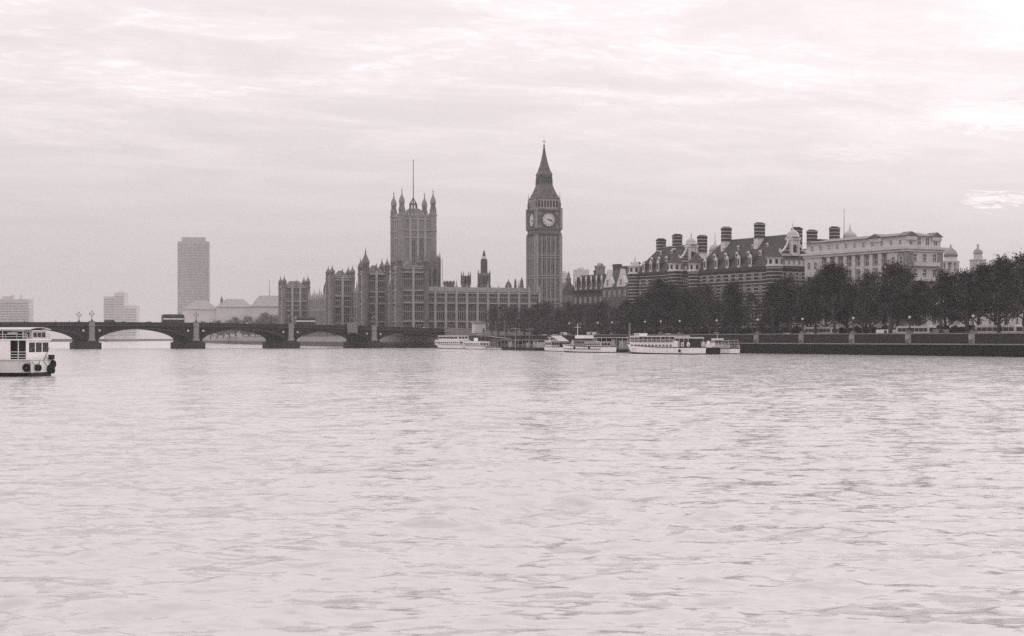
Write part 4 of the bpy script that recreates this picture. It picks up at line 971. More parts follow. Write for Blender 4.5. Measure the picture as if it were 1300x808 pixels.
# ---------------------------------------------------------------- trees
def tree_meshes(seed, H, spread, nclump, per, leaf, bare=0.25):
    r = random.Random(seed); wood = MB(); tips = []
    def branch(p, d, ln, rad, lvl):
        q = p; dd = d.copy(); seg = 3 if lvl < 2 else 2
        for i in range(seg):
            dd = (dd + Vector((r.uniform(-.22, .22), r.uniform(-.22, .22), r.uniform(-.05, .18)))).normalized(); e = q + dd * ln / seg
            wood.tube(q, e, rad * (1 - .45 * i / seg), rad * (1 - .45 * (i + 1) / seg), 6 if lvl == 0 else (5 if lvl == 1 else 3)); q = e
            if lvl >= 2: tips.append(q.copy())
        if lvl == 3: return
        for i in range({0: 7, 1: 4, 2: 3}[lvl]):
            a = r.uniform(0, 6.283); t = r.uniform(.35, .95) if lvl == 0 else r.uniform(.45, 1.0)
            s = Vector((math.cos(a), math.sin(a), r.uniform(.35, 1.0) if lvl == 0 else r.uniform(-.2, .8))).normalized()
            nd = (dd * .55 + s * .9).normalized()
            st = p + (q - p) * (r.uniform(.55, 1.0) if lvl == 0 else t)
            branch(st, nd, ln * ({0: .62, 1: .6, 2: .6}[lvl]) * r.uniform(.75, 1.15), rad * .5, lvl + 1)
    wood.lathe([(.62, -.2), (.46, .5)], 8)
    # trunk with limbs from a quarter of its height upwards
    top = H * .80; q = Vector((0, 0, 0)); d = Vector((r.uniform(-.05, .05), r.uniform(-.05, .05), 1)).normalized(); path = [q.copy()]
    for i in range(7):
        d = (d + Vector((r.uniform(-.14, .14), r.uniform(-.14, .14), .12))).normalized(); e = q + d * top / 7
        wood.tube(q, e, .42 * (1 - i / 8), .42 * (1 - (i + 1) / 8), 7); q = e; path.append(q.copy())
    for i in range(15):
        f = .20 + .80 * (i + r.random()) / 15; k = min(6.999, f * 7); st = path[int(k)].lerp(path[int(k) + 1], k % 1)
        a = i * 2.4 + r.uniform(-.5, .5); el = .15 + .95 * f + r.uniform(-.15, .2)
        ln = spread * (.95 - .55 * max(0, f - .45) / .55) * (.72 + .6 * f if f < .45 else 1) * r.uniform(.62, .85)
        branch(st, Vector((math.cos(a) * math.cos(el), math.sin(a) * math.cos(el), math.sin(el))).normalized(), ln, .17 * (1.15 - f * .6), 1)
    zt = max(t.z for t in tips); sc = (H - .6) / zt
    wood.v = [(x, y, z * sc) for x, y, z in wood.v]; tips = [Vector((t.x, t.y, t.z * sc)) for t in tips]
    V, Fc, Mi = [], [], []
    rr = np.random.default_rng(seed)
    picks = [tips[i] for i in r.sample(range(len(tips)), min(nclump, len(tips)))]
    for c in picks:
        lt = 1 if r.random() < .36 else 0
        n = int(per * r.uniform(.25, 1.6)); R_ = r.uniform(.35, .95); c = c + Vector((0, 0, -.3))
        P = rr.normal(0, 1, (n, 3)) * np.array([R_, R_, R_ * .85]) + np.array(c)
        for p in P:
            if p[2] < 2.0: continue
            a = rr.normal(0, 1, 3); a /= np.linalg.norm(a); b = np.cross(a, rr.normal(0, 1, 3)); b /= np.linalg.norm(b) + 1e-9
            s = leaf * rr.uniform(.5, 1.25); o = len(V)
            V += [tuple(p - a * s * .5), tuple(p + b * s * .33), tuple(p + a * s * .5), tuple(p - b * s * .33)]; Fc.append((o, o + 1, o + 2, o + 3)); Mi.append(lt)
    cm = MB(); cm.v, cm.f, cm.mi = V, Fc, Mi
    return wood.mesh('trunk', BARK), cm.mesh('crown', [LEAF, LEAF_P])
VAR = [tree_meshes(101 + i, h, s, n, p, .37) for i, (h, s, n, p) in enumerate(((17.5, 6.6, 330, 26), (16.5, 6.0, 300, 26), (18.5, 6.4, 340, 27), (15.0, 6.2, 300, 26), (17, 6.2, 240, 14), (16, 6.4, 200, 12)))]
def wall_at(t):
    """point and inland direction along the river wall, t metres from its near end"""
    for a, b in zip(WALL[:-1], WALL[1:]):
        a, b = Vector(a), Vector(b); l = (b - a).length
        if t <= l: d = (b - a) / l; return a + d * t, Vector((d.y, -d.x))
        t -= l
    d = (Vector(WALL[-1]) - Vector(WALL[-2])).normalized(); return Vector(WALL[-1]) + d * t, Vector((d.y, -d.x))
def tree(x, y, var, s, label, group, sz=None, gz=GZ):
    t = thing('plane_tree', label, 'tree', (x, y, gz), random.uniform(0, 360), group); t.scale = (s, s, sz or s)
    put('trunk', VAR[var][0], t); put('crown', VAR[var][1], t); return t
def place(px):
    """landmark words for a tree seen in photo column px"""
    for lim, w in ((640, 'beside the pale kiosk'), (700, 'before the clock tower'), (745, 'before the gabled hall'), (800, 'below the mansard block'), (870, 'below the smaller brick block'),
                   (960, 'below the long dormered roof'), (1030, 'below the domed brick gable'), (1110, 'below the pale block left half'), (1200, 'below the pale block right half'), (1260, 'below the hazy cupolas'), (9999, 'at the right edge')):
        if px < lim: return w
def topy(px):
    P = [(590, 398), (640, 386), (700, 384), (735, 384), (775, 380), (815, 378), (835, 356), (900, 360), (930, 358), (950, 374), (972, 374), (992, 354), (1015, 340), (1060, 334), (1096, 352), (1125, 333), (1160, 346), (1190, 340), (1210, 342), (1235, 328), (1250, 318), (1285, 314), (1320, 312)]
    if px <= P[0][0]: return P[0][1]
    for a, b in zip(P[:-1], P[1:]):
        if px <= b[0]: return a[1] + (b[1] - a[1]) * (px - a[0]) / (b[0] - a[0])
    return P[-1][1]
HT = [17.5, 16.5, 18.5, 15.0, 17.0, 16.0]
cnt = {}
ORD = ['first', 'second', 'third', 'fourth', 'fifth', 'sixth', 'seventh', 'eighth', 'ninth', 'tenth', 'eleventh', 'twelfth', 'thirteenth', 'fourteenth', 'fifteenth']
spots = []
rt = random.Random(5)
t = 18.0; k = 0
while t < 395:
    for row, off_ in ((0, 8.0), (1, 23.5), (2, 35.0)):
        p, n = wall_at(t + row * 4.0 + rt.uniform(-1, 1)); q = p + n * (off_ + rt.uniform(-.8, .8)); px = 650 + F * q.x / q.y
        if 615 < px < 1325: spots.append((px, q.x, q.y, row))
    t += 8.8 if t < 190 else 9.6
spots.sort()
for px, x, y, row in spots:
    v = rt.choice((0, 1, 2, 3, 4)) if px > 790 else rt.choice((4, 5, 5)); top = Zp(topy(px) + rt.uniform(-6, 12) + (0, 2, 14)[row], y); h = max(9.0, top - GZ); s = h / HT[v]
    if rt.random() < (.0, .08, .15)[row]: continue
    if row == 1 and (940 < px < 985 or 1090 < px < 1104): continue
    w = place(px); key = (w, row); cnt[key] = cnt.get(key, 0) + 1
    lab = ORD[min(14, cnt[key] - 1)] + ' plane tree from the left ' + ('by the wall, ', 'across the road, ', 'in the gardens, ')[row] + w
    tree(x, y, v, min(1.25, max(.72, s)), lab, 'plane trees along the embankment', sz=s)
# trees beside the clock tower and beyond the palace
for i, (px, D, h) in enumerate(((706, 690, 15), (686, 668, 13), (668, 664, 14), (648, 662, 12), (727, 690, 15.5), (630, 664, 11))):
    v = 4 + i % 2; s = h / HT[v]; tree(X(px, D), D, v, s, 'smaller bare-topped tree at the foot of the clock tower, %s from the left' % ORD[(3, 2, 1, 1, 4, 0)[i] + (1 if i in (0, 1, 2, 4) else 0)] if False else 'smaller dull tree at the clock tower foot, %s from the left' % ORD[[5, 4, 3, 2, 6, 1][i] - 1], 'trees at the clock tower foot')
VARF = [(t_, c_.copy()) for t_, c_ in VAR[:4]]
for _, c_ in VARF: c_.name = 'crown'; c_.materials[0] = HAZE_TWIG; c_.materials[1] = HAZE_TWIG
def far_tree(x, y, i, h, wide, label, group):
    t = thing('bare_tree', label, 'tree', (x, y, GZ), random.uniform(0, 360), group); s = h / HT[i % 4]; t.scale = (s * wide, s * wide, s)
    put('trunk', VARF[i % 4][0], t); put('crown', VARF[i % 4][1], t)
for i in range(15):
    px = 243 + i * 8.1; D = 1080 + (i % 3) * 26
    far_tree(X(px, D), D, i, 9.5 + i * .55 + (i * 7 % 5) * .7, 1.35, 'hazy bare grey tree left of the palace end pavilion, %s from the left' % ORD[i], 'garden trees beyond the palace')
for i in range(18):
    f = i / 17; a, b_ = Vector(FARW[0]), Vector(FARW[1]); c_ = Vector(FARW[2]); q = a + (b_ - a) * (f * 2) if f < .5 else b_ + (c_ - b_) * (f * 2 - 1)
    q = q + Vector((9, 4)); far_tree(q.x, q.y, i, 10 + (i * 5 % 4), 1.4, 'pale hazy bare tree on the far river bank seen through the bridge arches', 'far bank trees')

# clipped garden hedge and a stone ministry range half hidden by the right-hand trees
hg = thing('garden_hedge', 'long dark hedge under the plane trees behind the embankment road', 'hedge', (*(wall_at(60)[0] + wall_at(60)[1] * 30), GZ))
m = MB(); rr_ = random.Random(3); q0 = hg.location
for i in range(420):
    t_ = 5 + i * .93; p, n = wall_at(t_); q = p + n * (29.5 + rr_.uniform(-.5, .5)); m.ball((q.x - q0.x, q.y - q0.y, 1.1 + rr_.uniform(0, .6)), rr_.uniform(.8, 1.25), 7, 5, rr_.uniform(1.2, 1.9))
m.build('foliage', LEAF, hg)
D = 600; g = thing('ministry_range', 'stone office range glimpsed under and between the tall trees at the right edge', 'building', (X(1215, D), D, GZ), 16)
m = MB(B0); m.bx(0, 60, 0, 18, GZ - .3, 21); w = m.build('wall', PORT, g); m = MB(B0); m.gable(-.4, 60.4, -.4, 18.4, 21, 25, 'x', hip=4); m.build('roof', SLATE, g)
for i in range(14):
    for z in (5.5, 9.8, 14, 17.6): put('window', SASH, w, B0 @ T(2.5 + i * 4.2, 0, z))
# ---------------------------------------------------------------- lamps
def embank_lamp():
    g = thing('street_lamp', '', 'street lamp')
    m = MB(); m.bx(-.65, .65, -.5, .5, 0, .35); m.bx(-.5, .5, -.42, .42, .35, .55); m.build('base', COPE, g)
    m = MB(); m.lathe([(.42, .55), (.34, .75), (.22, 1.0), (.30, 1.2), (.16, 1.5), (.11, 1.9), (.08, 3.2), (.16, 3.25), (.09, 3.35)], 8)
    for s in (-1, 1): m.tube((s * .5, 0, .62), (s * .2, 0, 1.25), .14, .08, 6)
    m.build('column', BLACK, g)
    m = MB(); m.ball((0, 0, 3.72), .34, 10, 7); m.build('globe', GLOBE, g, smooth=True)
    m = MB(); m.lathe([(.2, 4.03), (.1, 4.15), (.03, 4.4)], 6); m.build('crown', BLACK, g)
    return g
lp = embank_lamp(); used = False
names = {1234.5: 'rightmost, before the long coach', 1153.8: 'before the coach below the right pale block', 1082.3: 'below the left half of the pale block', 1018: 'below the domed brick gable', 961: 'below the long dormered roof', 908.8: 'above the small white wheelhouse boat', 862: 'behind the stern of the two-deck cruiser', 838: 'behind the middle of the two-deck cruiser', 818: 'behind the bow of the two-deck cruiser', 776: 'behind the stern of the white launch', 758: 'above the covered pontoon', 722: 'near the small launch with an awning'}
def wall_px(px):
    lo, hi_ = 0.0, 420.0
    for _ in range(50):
        mid = (lo + hi_) / 2; p, n = wall_at(mid)
        if 650 + F * p.x / p.y > px: lo = mid
        else: hi_ = mid
    return lo
for px, w in names.items():
    p, n = wall_at(wall_px(px)); o = copy_tree(lp) if used else lp; used = True
    q = p + n * .27; o.location = (q.x, q.y, 5.28); o.rotation_euler = (0, 0, math.atan2(n.x, -n.y) if False else math.atan2(n.y, n.x) + math.pi / 2)
    tag(o, 'black lamp standard with one white globe, ' + w, None, 'lamp standards on the river wall')
# mooring ring masks under the lamps
for i, px in enumerate((1234.5, 1153.8, 1082.3, 1018, 961)):
    p, n = wall_at(wall_px(px)); q = p - n * .03
    g = thing('mooring_mask', 'pale carved mooring mask on the river wall, ' + ORD[i] + ' from the right', 'carving', (q.x, q.y, 2.9), math.degrees(math.atan2(n.y, n.x)) - 90, 'mooring masks on the river wall')
    m = MB(); m.bx(-.85, .85, -.35, 0, 0, 2.1); m.lathe([(.1, .2), (.5, .5), (.62, 1.0), (.45, 1.5), (.1, 1.8)], 10, 0, -.35); m.build('pedestal', GRANITE, g)
    m = MB(); m.lathe([(.42, -.05), (.42, .05), (.32, .05), (.32, -.05), (.42, -.05)], 12, cap=False); m.v = [(x, -z - .85, y + .55) for x, y, z in m.v]; m.build('ring', BLACK, g)
def bridge_lamp():
    g = thing('bridge_lamp', '', 'street lamp')
    m = MB(); m.lathe([(.42, 0), (.42, .3), (.22, .5), (.14, .9), (.09, 2.5), (.07, 3.2)], 8)
    for s in (-1, 1): m.tube((0, 0, 1.9), (s * .75, 0, 2.15), .06, .05); m.tube((s * .75, 0, 2.1), (s * .75, 0, 2.45), .05, .04)
    m.build('column', BLACK, g)
    for x, z in ((-.75, 2.45), (.75, 2.45), (0, 3.2)):
        m = MB(); m.lathe([(.14, z), (.27, z + .45), (.22, z + .55), (.05, z + .85)], 6, x); m.build('lantern', mat('lantern glass', 0.22, 0.4), g)
    return g
bl_ = bridge_lamp(); used = False
for i, s in enumerate(PIERS[2:7]):
    for y, side in ((-.7, 'near'), (BW + .7, 'far')):
        o = copy_tree(bl_) if used else bl_; used = True
        o.location = bpt(s, y, zpar(s) + .4); o.rotation_euler = (0, 0, R(BA))
        tag(o, 'triple-lantern lamp post on the bridge, %s parapet, over the %s pier from the left' % (side, ('hidden first', 'first visible', 'second visible', 'third visible', 'fourth visible')[i]), None, 'bridge lamp posts')
# ---------------------------------------------------------------- road vehicles
def wheels(root, xs, w, r=.5):
    for x in xs:
        for s in (-1, 1):
            m = MB(T(x, s * (w / 2 - .12), r) @ Matrix.Rotation(R(90), 4, 'X')); m.lathe([(r, -.13), (r, .13)], 12); m.k = 1; m.lathe([(r * .5, -.15), (r * .5, .15)], 10); m.build('wheel', [RUBBER, GREYP], root)
def bus(label, loc, rz, decks, paint, ln=8.6, group=None, openbody=False):
    g = thing('double_decker_bus' if decks == 2 else 'coach', label, 'bus' if decks == 2 else 'coach', loc, rz, group)
    w, h = 2.45, (4.35 if decks == 2 else 2.95); m = MB(); c = .25
    prof = [(-ln / 2, .4), (ln / 2, .4), (ln / 2, h - .6), (ln / 2 - .25, h - .15), (ln / 2 - .7, h), (-ln / 2 + .6, h), (-ln / 2 + .15, h - .2), (-ln / 2, h - .7)]
    m.slab(prof, -w / 2, w / 2); m.build('body', paint, g)
    for i, (z0, z1) in enumerate(((1.35, 2.1), (2.95, 3.65))[:decks] if decks == 2 else ((1.55, 2.45),)):
        m = MB(); n = 7
        for s in (-1, 1):
            for k in range(n):
                x0 = -ln / 2 + .5 + k * (ln - 1.0) / n; m.bx(x0 + .07, x0 + (ln - 1.0) / n - .07, s * w / 2 - .015, s * w / 2 + .02, z0, z1)
        for s in (-1, 1): m.bx(s * ln / 2 - .02, s * ln / 2 + .02, -w / 2 + .25, w / 2 - .25, z0, z1)
        m.build('side_windows', GLASS, g)
    if decks == 2:
        m = MB()
        for s in (-1, 1): m.bx(-ln / 2 + .2, ln / 2 - .2, s * w / 2 - .01, s * w / 2 + .03, 2.3, 2.75)
        m.build('advert_band', WHITE, g)
    wheels(g, (-ln / 2 + 1.9, ln / 2 - 1.7), w)
    return g
def on_bridge(px, y):
    """position along the bridge (s) seen at photo column px for a lane y"""
    lo, hi_ = -150.0, 120.0
    for _ in range(50):
        mid = (lo + hi_) / 2; q = bpt(mid, y)
        if 650 + F * q[0] / q[1] < px: lo = mid
        else: hi_ = mid
    q = bpt(lo, y); return (q[0], q[1], zpar(lo) - 1.09)
LB = mat('pale bus roof', 0.55, 0.4)
bus('double-decker bus with a pale band crossing the bridge between the two left piers', on_bridge(219.5, 7), BA, 2, mat('dark bus paint', 0.05, 0.3, spec=0.5))
bus('double-decker bus with rounded grey roof on the bridge near the third pier', on_bridge(387, 7), BA, 2, mat('dull bus paint', 0.11, 0.35, spec=0.5))
def car(label, loc, rz, paint, ln=4.2, h=1.4, group=None, van=False):
    g = thing('parked_van' if van else 'car', label, 'van' if van else 'car', loc, rz, group); w = 1.68; m = MB()
    if van: prof = [(-ln / 2, .35), (ln / 2, .35), (ln / 2, .95), (ln / 2 - .5, 1.15), (ln / 2 - 1.0, h), (-ln / 2 + .1, h), (-ln / 2, h - .2)]
    else: prof = [(-ln / 2, .3), (ln / 2, .3), (ln / 2, .7), (ln / 2 - .2, .82), (ln / 2 - 1.2, .9), (ln / 2 - 1.8, h), (-ln / 2 + 1.1, h), (-ln / 2 + .5, .92), (-ln / 2, .85)]
    m.slab(prof, -w / 2, w / 2); m.build('body', paint, g)
    m = MB()
    for s in (-1, 1): m.slab([(-ln / 2 + .9, .92), (ln / 2 - 1.4, .92), (ln / 2 - 1.85, h - .1), (-ln / 2 + 1.15, h - .1)] if not van else [(ln / 2 - 2.0, 1.1), (ln / 2 - .8, 1.1), (ln / 2 - 1.1, h - .15), (ln / 2 - 2.0, h - .15)], s * w / 2 - .01, s * w / 2 + .02)
    m.build('side_windows', GLASS, g); wheels(g, (-ln / 2 + .8, ln / 2 - .85), w, .3)
    return g
car('small white car on the bridge halfway between two lamp posts', on_bridge(317, 6), BA, WHITE)
car('dark van crossing the left part of the bridge, right of the first pier', on_bridge(140, 6), BA, BUSP, 4.6, 2.0, van=True)
car('dark low car just right of the dark van on the bridge', on_bridge(157, 6), BA, BUSP)
car('dark car in front of the double-decker with the pale band', on_bridge(190, 6), BA, BUSP)
car('pale car near the right end of the bridge', on_bridge(541, 6), BA, WHITE)
car('grey car on the bridge between the third and fourth piers', on_bridge(425, 6), BA, GREYP)
# coaches and vans on the embankment road
def road_px(px, off_):
    lo, hi_ = 0.0, 420.0
    for _ in range(50):
        mid = (lo + hi_) / 2; p, n = wall_at(mid); q = p + n * off_
        if 650 + F * q.x / q.y > px: lo = mid
        else: hi_ = mid
    p, n = wall_at(lo); q = p + n * off_; return (q.x, q.y, GZ), math.degrees(math.atan2(n.y, n.x)) - 90
for px, off_, ln, lab in ((1042, 11, 11, 'white coach behind the parapet below the pale block left end'), (1163, 9.5, 11, 'white coach behind the lamp below the right of the pale block'), (1268, 9.5, 12, 'long white coach with dark windows near the right edge')):
    l, a = road_px(px, off_); bus(lab, l, a, 1, CREAM, ln, 'coaches on the embankment road')
for px, off_, lab, v, pt in ((1124, 9, 'white van behind the parapet left of the lamp and coach', True, WHITE), (1139, 9.5, 'white van close to the tree trunk left of the lamp', True, CREAM), (1001, 9, 'pale car low behind the parapet below the domed gable', False, WHITE), (1195, 10, 'dull grey van between the two right-hand coaches', True, GREYP),
                              (848, 9, 'white car above the two-deck cruiser roof', False, WHITE), (752, 9, 'white van above the covered pontoon', True, WHITE), (704, 9, 'pale car near the clock tower foot above the launch', False, CREAM), (716, 10, 'white van just right of the pale car by the clock tower', True, WHITE), (690, 10, 'white car at the foot of the clock tower', False, WHITE)):
    l, a = road_px(px, off_); car(lab, l, a, pt, 4.9 if v else 4.2, 2.1 if v else 1.4, 'vehicles on the embankment road', v)
# ---------------------------------------------------------------- people on the bridge and the quay
def person_mesh():
    me = bpy.data.meshes.new('person')
    J = {'pelvis': (0, 0, .95), 'chest': (0, .02, 1.28), 'neck': (0, .02, 1.48), 'head': (0, .05, 1.62), 'crown': (0, .05, 1.72),
         'hl': (.1, 0, .88), 'kl': (.11, .16, .5), 'al': (.11, .12, .09), 'tl': (.11, .27, .05), 'hr': (-.1, 0, .88), 'kr': (-.11, -.03, .48), 'ar': (-.11, -.26, .12), 'tr': (-.11, -.13, .05),
         'sl': (.19, .02, 1.40), 'el': (.25, -.1, 1.13), 'wl': (.24, .02, .9), 'fl': (.24, .06, .8), 'sr': (-.19, .02, 1.40), 'er': (-.25, .08, 1.13), 'wr': (-.24, .22, .92), 'fr': (-.24, .27, .83)}
    rad = {'pelvis': .15, 'chest': .17, 'neck': .065, 'head': .10, 'crown': .075, 'h': .1, 'k': .065, 'a': .045, 't': .035, 's': .07, 'e': .05, 'w': .038, 'f': .035}
    E = [('pelvis', 'chest'), ('chest', 'neck'), ('neck', 'head'), ('head', 'crown')] + [p for s in 'lr' for p in (('pelvis', 'h' + s), ('h' + s, 'k' + s), ('k' + s, 'a' + s), ('a' + s, 't' + s), ('chest', 's' + s), ('s' + s, 'e' + s), ('e' + s, 'w' + s), ('w' + s, 'f' + s))]
    ks = list(J); me.from_pydata([J[k] for k in ks], [(ks.index(a), ks.index(b)) for a, b in E], [])
    o = bpy.data.objects.new('person', me); COL.objects.link(o)
    md = o.modifiers.new('skin', 'SKIN'); sv_ = me.skin_vertices[0].data
    for i, k in enumerate(ks): r_ = rad.get(k, rad.get(k[0], .05)); sv_[i].radius = (r_, r_ * .8); sv_[i].use_root = k == 'pelvis'
    o.modifiers.new('sub', 'SUBSURF').levels = 1
    dg = bpy.context.evaluated_depsgraph_get(); nm = bpy.data.meshes.new_from_object(o.evaluated_get(dg)); nm.name = 'person'
    bpy.data.objects.remove(o); bpy.data.meshes.remove(me)
    nm.materials.clear(); nm.materials.append(COAT); nm.polygons.foreach_set('use_smooth', [True] * len(nm.polygons)); return nm
PM = person_mesh()
for i, px in enumerate((31, 71, 88, 255.5, 258.5, 266, 271, 295, 345, 408, 430, 505, 528)):
    l = on_bridge(px, .9); o = put('person', PM); o.location = (l[0], l[1], l[2] + .15); o.rotation_euler = (0, 0, R(BA + (90 if i % 3 else -90)))
    tag(o, 'tiny dark figure in a coat walking along the bridge parapet', 'person', 'walkers on the bridge')
for i, (px, off_) in enumerate(((688, 3), (696, 2.5), (700, 3.5), (764, 3), (779, 2.6), (788, 3), (806, 2), (866, 3), (925, 2.5), (1109, 3), (1214, 3))):
    l, a = road_px(px, off_); o = put('person', PM); o.location = l; o.rotation_euler = (0, 0, R(a + (90 if i % 2 else -90)))
    tag(o, 'tiny dark figure walking on the pavement behind the river wall', 'person', 'walkers on the embankment')
# ---------------------------------------------------------------- boats
def hull(root, L_, B_, z0, zb, zs, mt, band=HULLD, rake=1.6, tran=.8, name='hull', bt=.30, strake=HULLD):
    """bow at +x; zb sheer at bow, zs sheer at stern, z0 below water"""
    m = MB(); n = 16; rows = []
    for i in range(n + 1):
        t = i / n; x = -L_ / 2 + L_ * t
        b = B_ / 2 * (tran + (1 - tran) * min(1, t / .25) if t < .25 else (1.0 if t < .6 else max(.02, 1 - ((t - .6) / .4) ** 2.2)))
        z = zs + (zb - zs) * max(0, (t - .35) / .65) ** 1.6
        xo = rake * max(0, (t - .7) / .3) ** 1.5
        rows.append((x, xo, b, z))
    def ring(f, g_): return [(x - xo * (1 - f), s * b * g_, z0 + (z - z0) * f) for s in (1, -1) for x, xo, b, z in rows]
    lv = [(0.0, .80), (bt, .92), (bt + .01, .925), (1.0, 1.0)]
    for q in range(3):
        m.k = 1 if q < 2 else 0; a = ring(*lv[q]); b = ring(*lv[q + 1]); k = n + 1; fs = []
        for i in range(n): fs += [(i, i + 1, 2 * k + i + 1, 2 * k + i), (k + i + 1, k + i, 3 * k + i, 3 * k + i + 1)]
        fs += [(k, 0, 2 * k, 3 * k), (n, k + n, 3 * k + n, 2 * k + n)]
        m.add(a + b, fs)
    m.k = 2; top = ring(1.0, 1.0); k = n + 1; m.add([(x, y, z - .05) for x, y, z in top], [(i, i + 1, k + i + 1, k + i) for i in range(n)])
    h = m.build(name, [mt, band, GREYP], root)
    m = MB(); pts = ring(1.0, 1.02)
    for s in (0, k):
        for i in range(n): m.tube(pts[s + i], pts[s + i + 1], .09, .09, 4)
    m.tube(pts[0], pts[k], .09, .09, 4); m.build('rubbing_strake', strake, h); return h
def cabin(root, x0, x1, w, z0, z1, mt, nwin, wz0, wz1, name='cabin', glass=GLASS, roof_over=.25, ends=True, gap=.22):
    m = MB(); m.bx(x0, x1, -w / 2, w / 2, z0, z1); m.bx(x0 - roof_over, x1 + roof_over, -w / 2 - roof_over, w / 2 + roof_over, z1, z1 + .12); c = m.build(name, mt, root)
    st = (x1 - x0 - .4) / max(1, nwin); b = MB(); b.bx(-(st / 2 - gap / 2), st / 2 - gap / 2, -.03, .02, 0, wz1 - wz0); me = b.mesh('window', glass)
    for i in range(nwin):
        for s in (-1, 1): put('window', me, c, T(x0 + .2 + (i + .5) * st, s * w / 2, wz0))
    if ends:
        for x in (x0, x1):
            e = MB()
            for s in (-1, 0, 1): e.bx(x - .03, x + .03, s * w * .3 - w * .12, s * w * .3 + w * .12, wz0, wz1)
            e.build('end_windows', glass, c)
    return c
def rails(root, pts, h, n, mt=WHITE, bars=2, r=.03, name='railing'):
    m = MB()
    for a, b in zip(pts[:-1], pts[1:]):
        a, b = Vector(a), Vector(b)
        for q in range(1, bars + 1): m.tube(a + Vector((0, 0, h * q / bars)), b + Vector((0, 0, h * q / bars)), r, r, 4)
        for i in range(n + 1): p = a + (b - a) * i / n; m.tube(p, p + Vector((0, 0, h)), r, r, 4)
    return m.build(name, mt, root)
def posts_roof(root, x0, x1, w, z0, z1, mt, n, name='canopy', thick=.12):
    m = MB(); m.bx(x0, x1, -w / 2, w / 2, z1, z1 + thick); c = m.build(name, mt, root); m = MB()
    for i in range(n + 1):
        for s in (-1, 1): x = x0 + .15 + (x1 - x0 - .3) * i / n; m.tube((x, s * (w / 2 - .1), z0), (x, s * (w / 2 - .1), z1), .05, .05, 4)
    m.build('posts', WHITE, c); return c
def seats(root, x0, x1, w, z, n, name='bench_rows'):
    m = MB()
    for i in range(n):
        x = x0 + (x1 - x0) * (i + .5) / n
        for s in (-1, 1): m.bx(x - .2, x + .2, s * w / 4 - w * .17, s * w / 4 + w * .17, z + .35, z + .43); m.bx(x - .22, x - .14, s * w / 4 - w * .17, s * w / 4 + w * .17, z + .43, z + .85); m.bx(x - .1, x + .1, s * w / 4 - .1, s * w / 4 + .1, z, z + .35)
    return m.build(name, mat('bench slats', 0.2), root)
def ringbuoy(root, x, y, z, r=.42):
    m = MB(); prof = [(r + .13 * math.cos(a), .13 * math.sin(a)) for a in [2 * math.pi * i / 8 for i in range(9)]]
    m.lathe(prof, 14, cap=False); m.v = [(vx + x, vz + y, vy + z) for vx, vy, vz in m.v]; return m.build('life_ring', WHITE, root)
def tyre(root, x, y, z, r=.42, rz=0):
    m = MB(T(x, y, z) @ RZ(rz)); prof = [(r * .6 + r * .4 * math.cos(a), r * .4 * math.sin(a)) for a in [2 * math.pi * i / 8 for i in range(9)]]
    q = MB(); q.lathe(prof, 12, cap=False); m.add([(vx, vz, vy) for vx, vy, vz in q.v], q.f); return m.build('tyre_fender', RUBBER, root)
def heading(p0, p1): return math.degrees(math.atan2(p1[1] - p0[1], p1[0] - p0[0]))
def boat(name, label, pxb, Db, pxs, Ds):
    """root from the bow and stern positions (photo columns at known distances); bow is local +x"""
    b, s = (X(pxb, Db), Db), (X(pxs, Ds), Ds); L_ = math.hypot(b[0] - s[0], b[1] - s[1])
    return thing(name, label, 'boat', ((b[0] + s[0]) / 2, (b[1] + s[1]) / 2, 0), heading(s, b)), L_
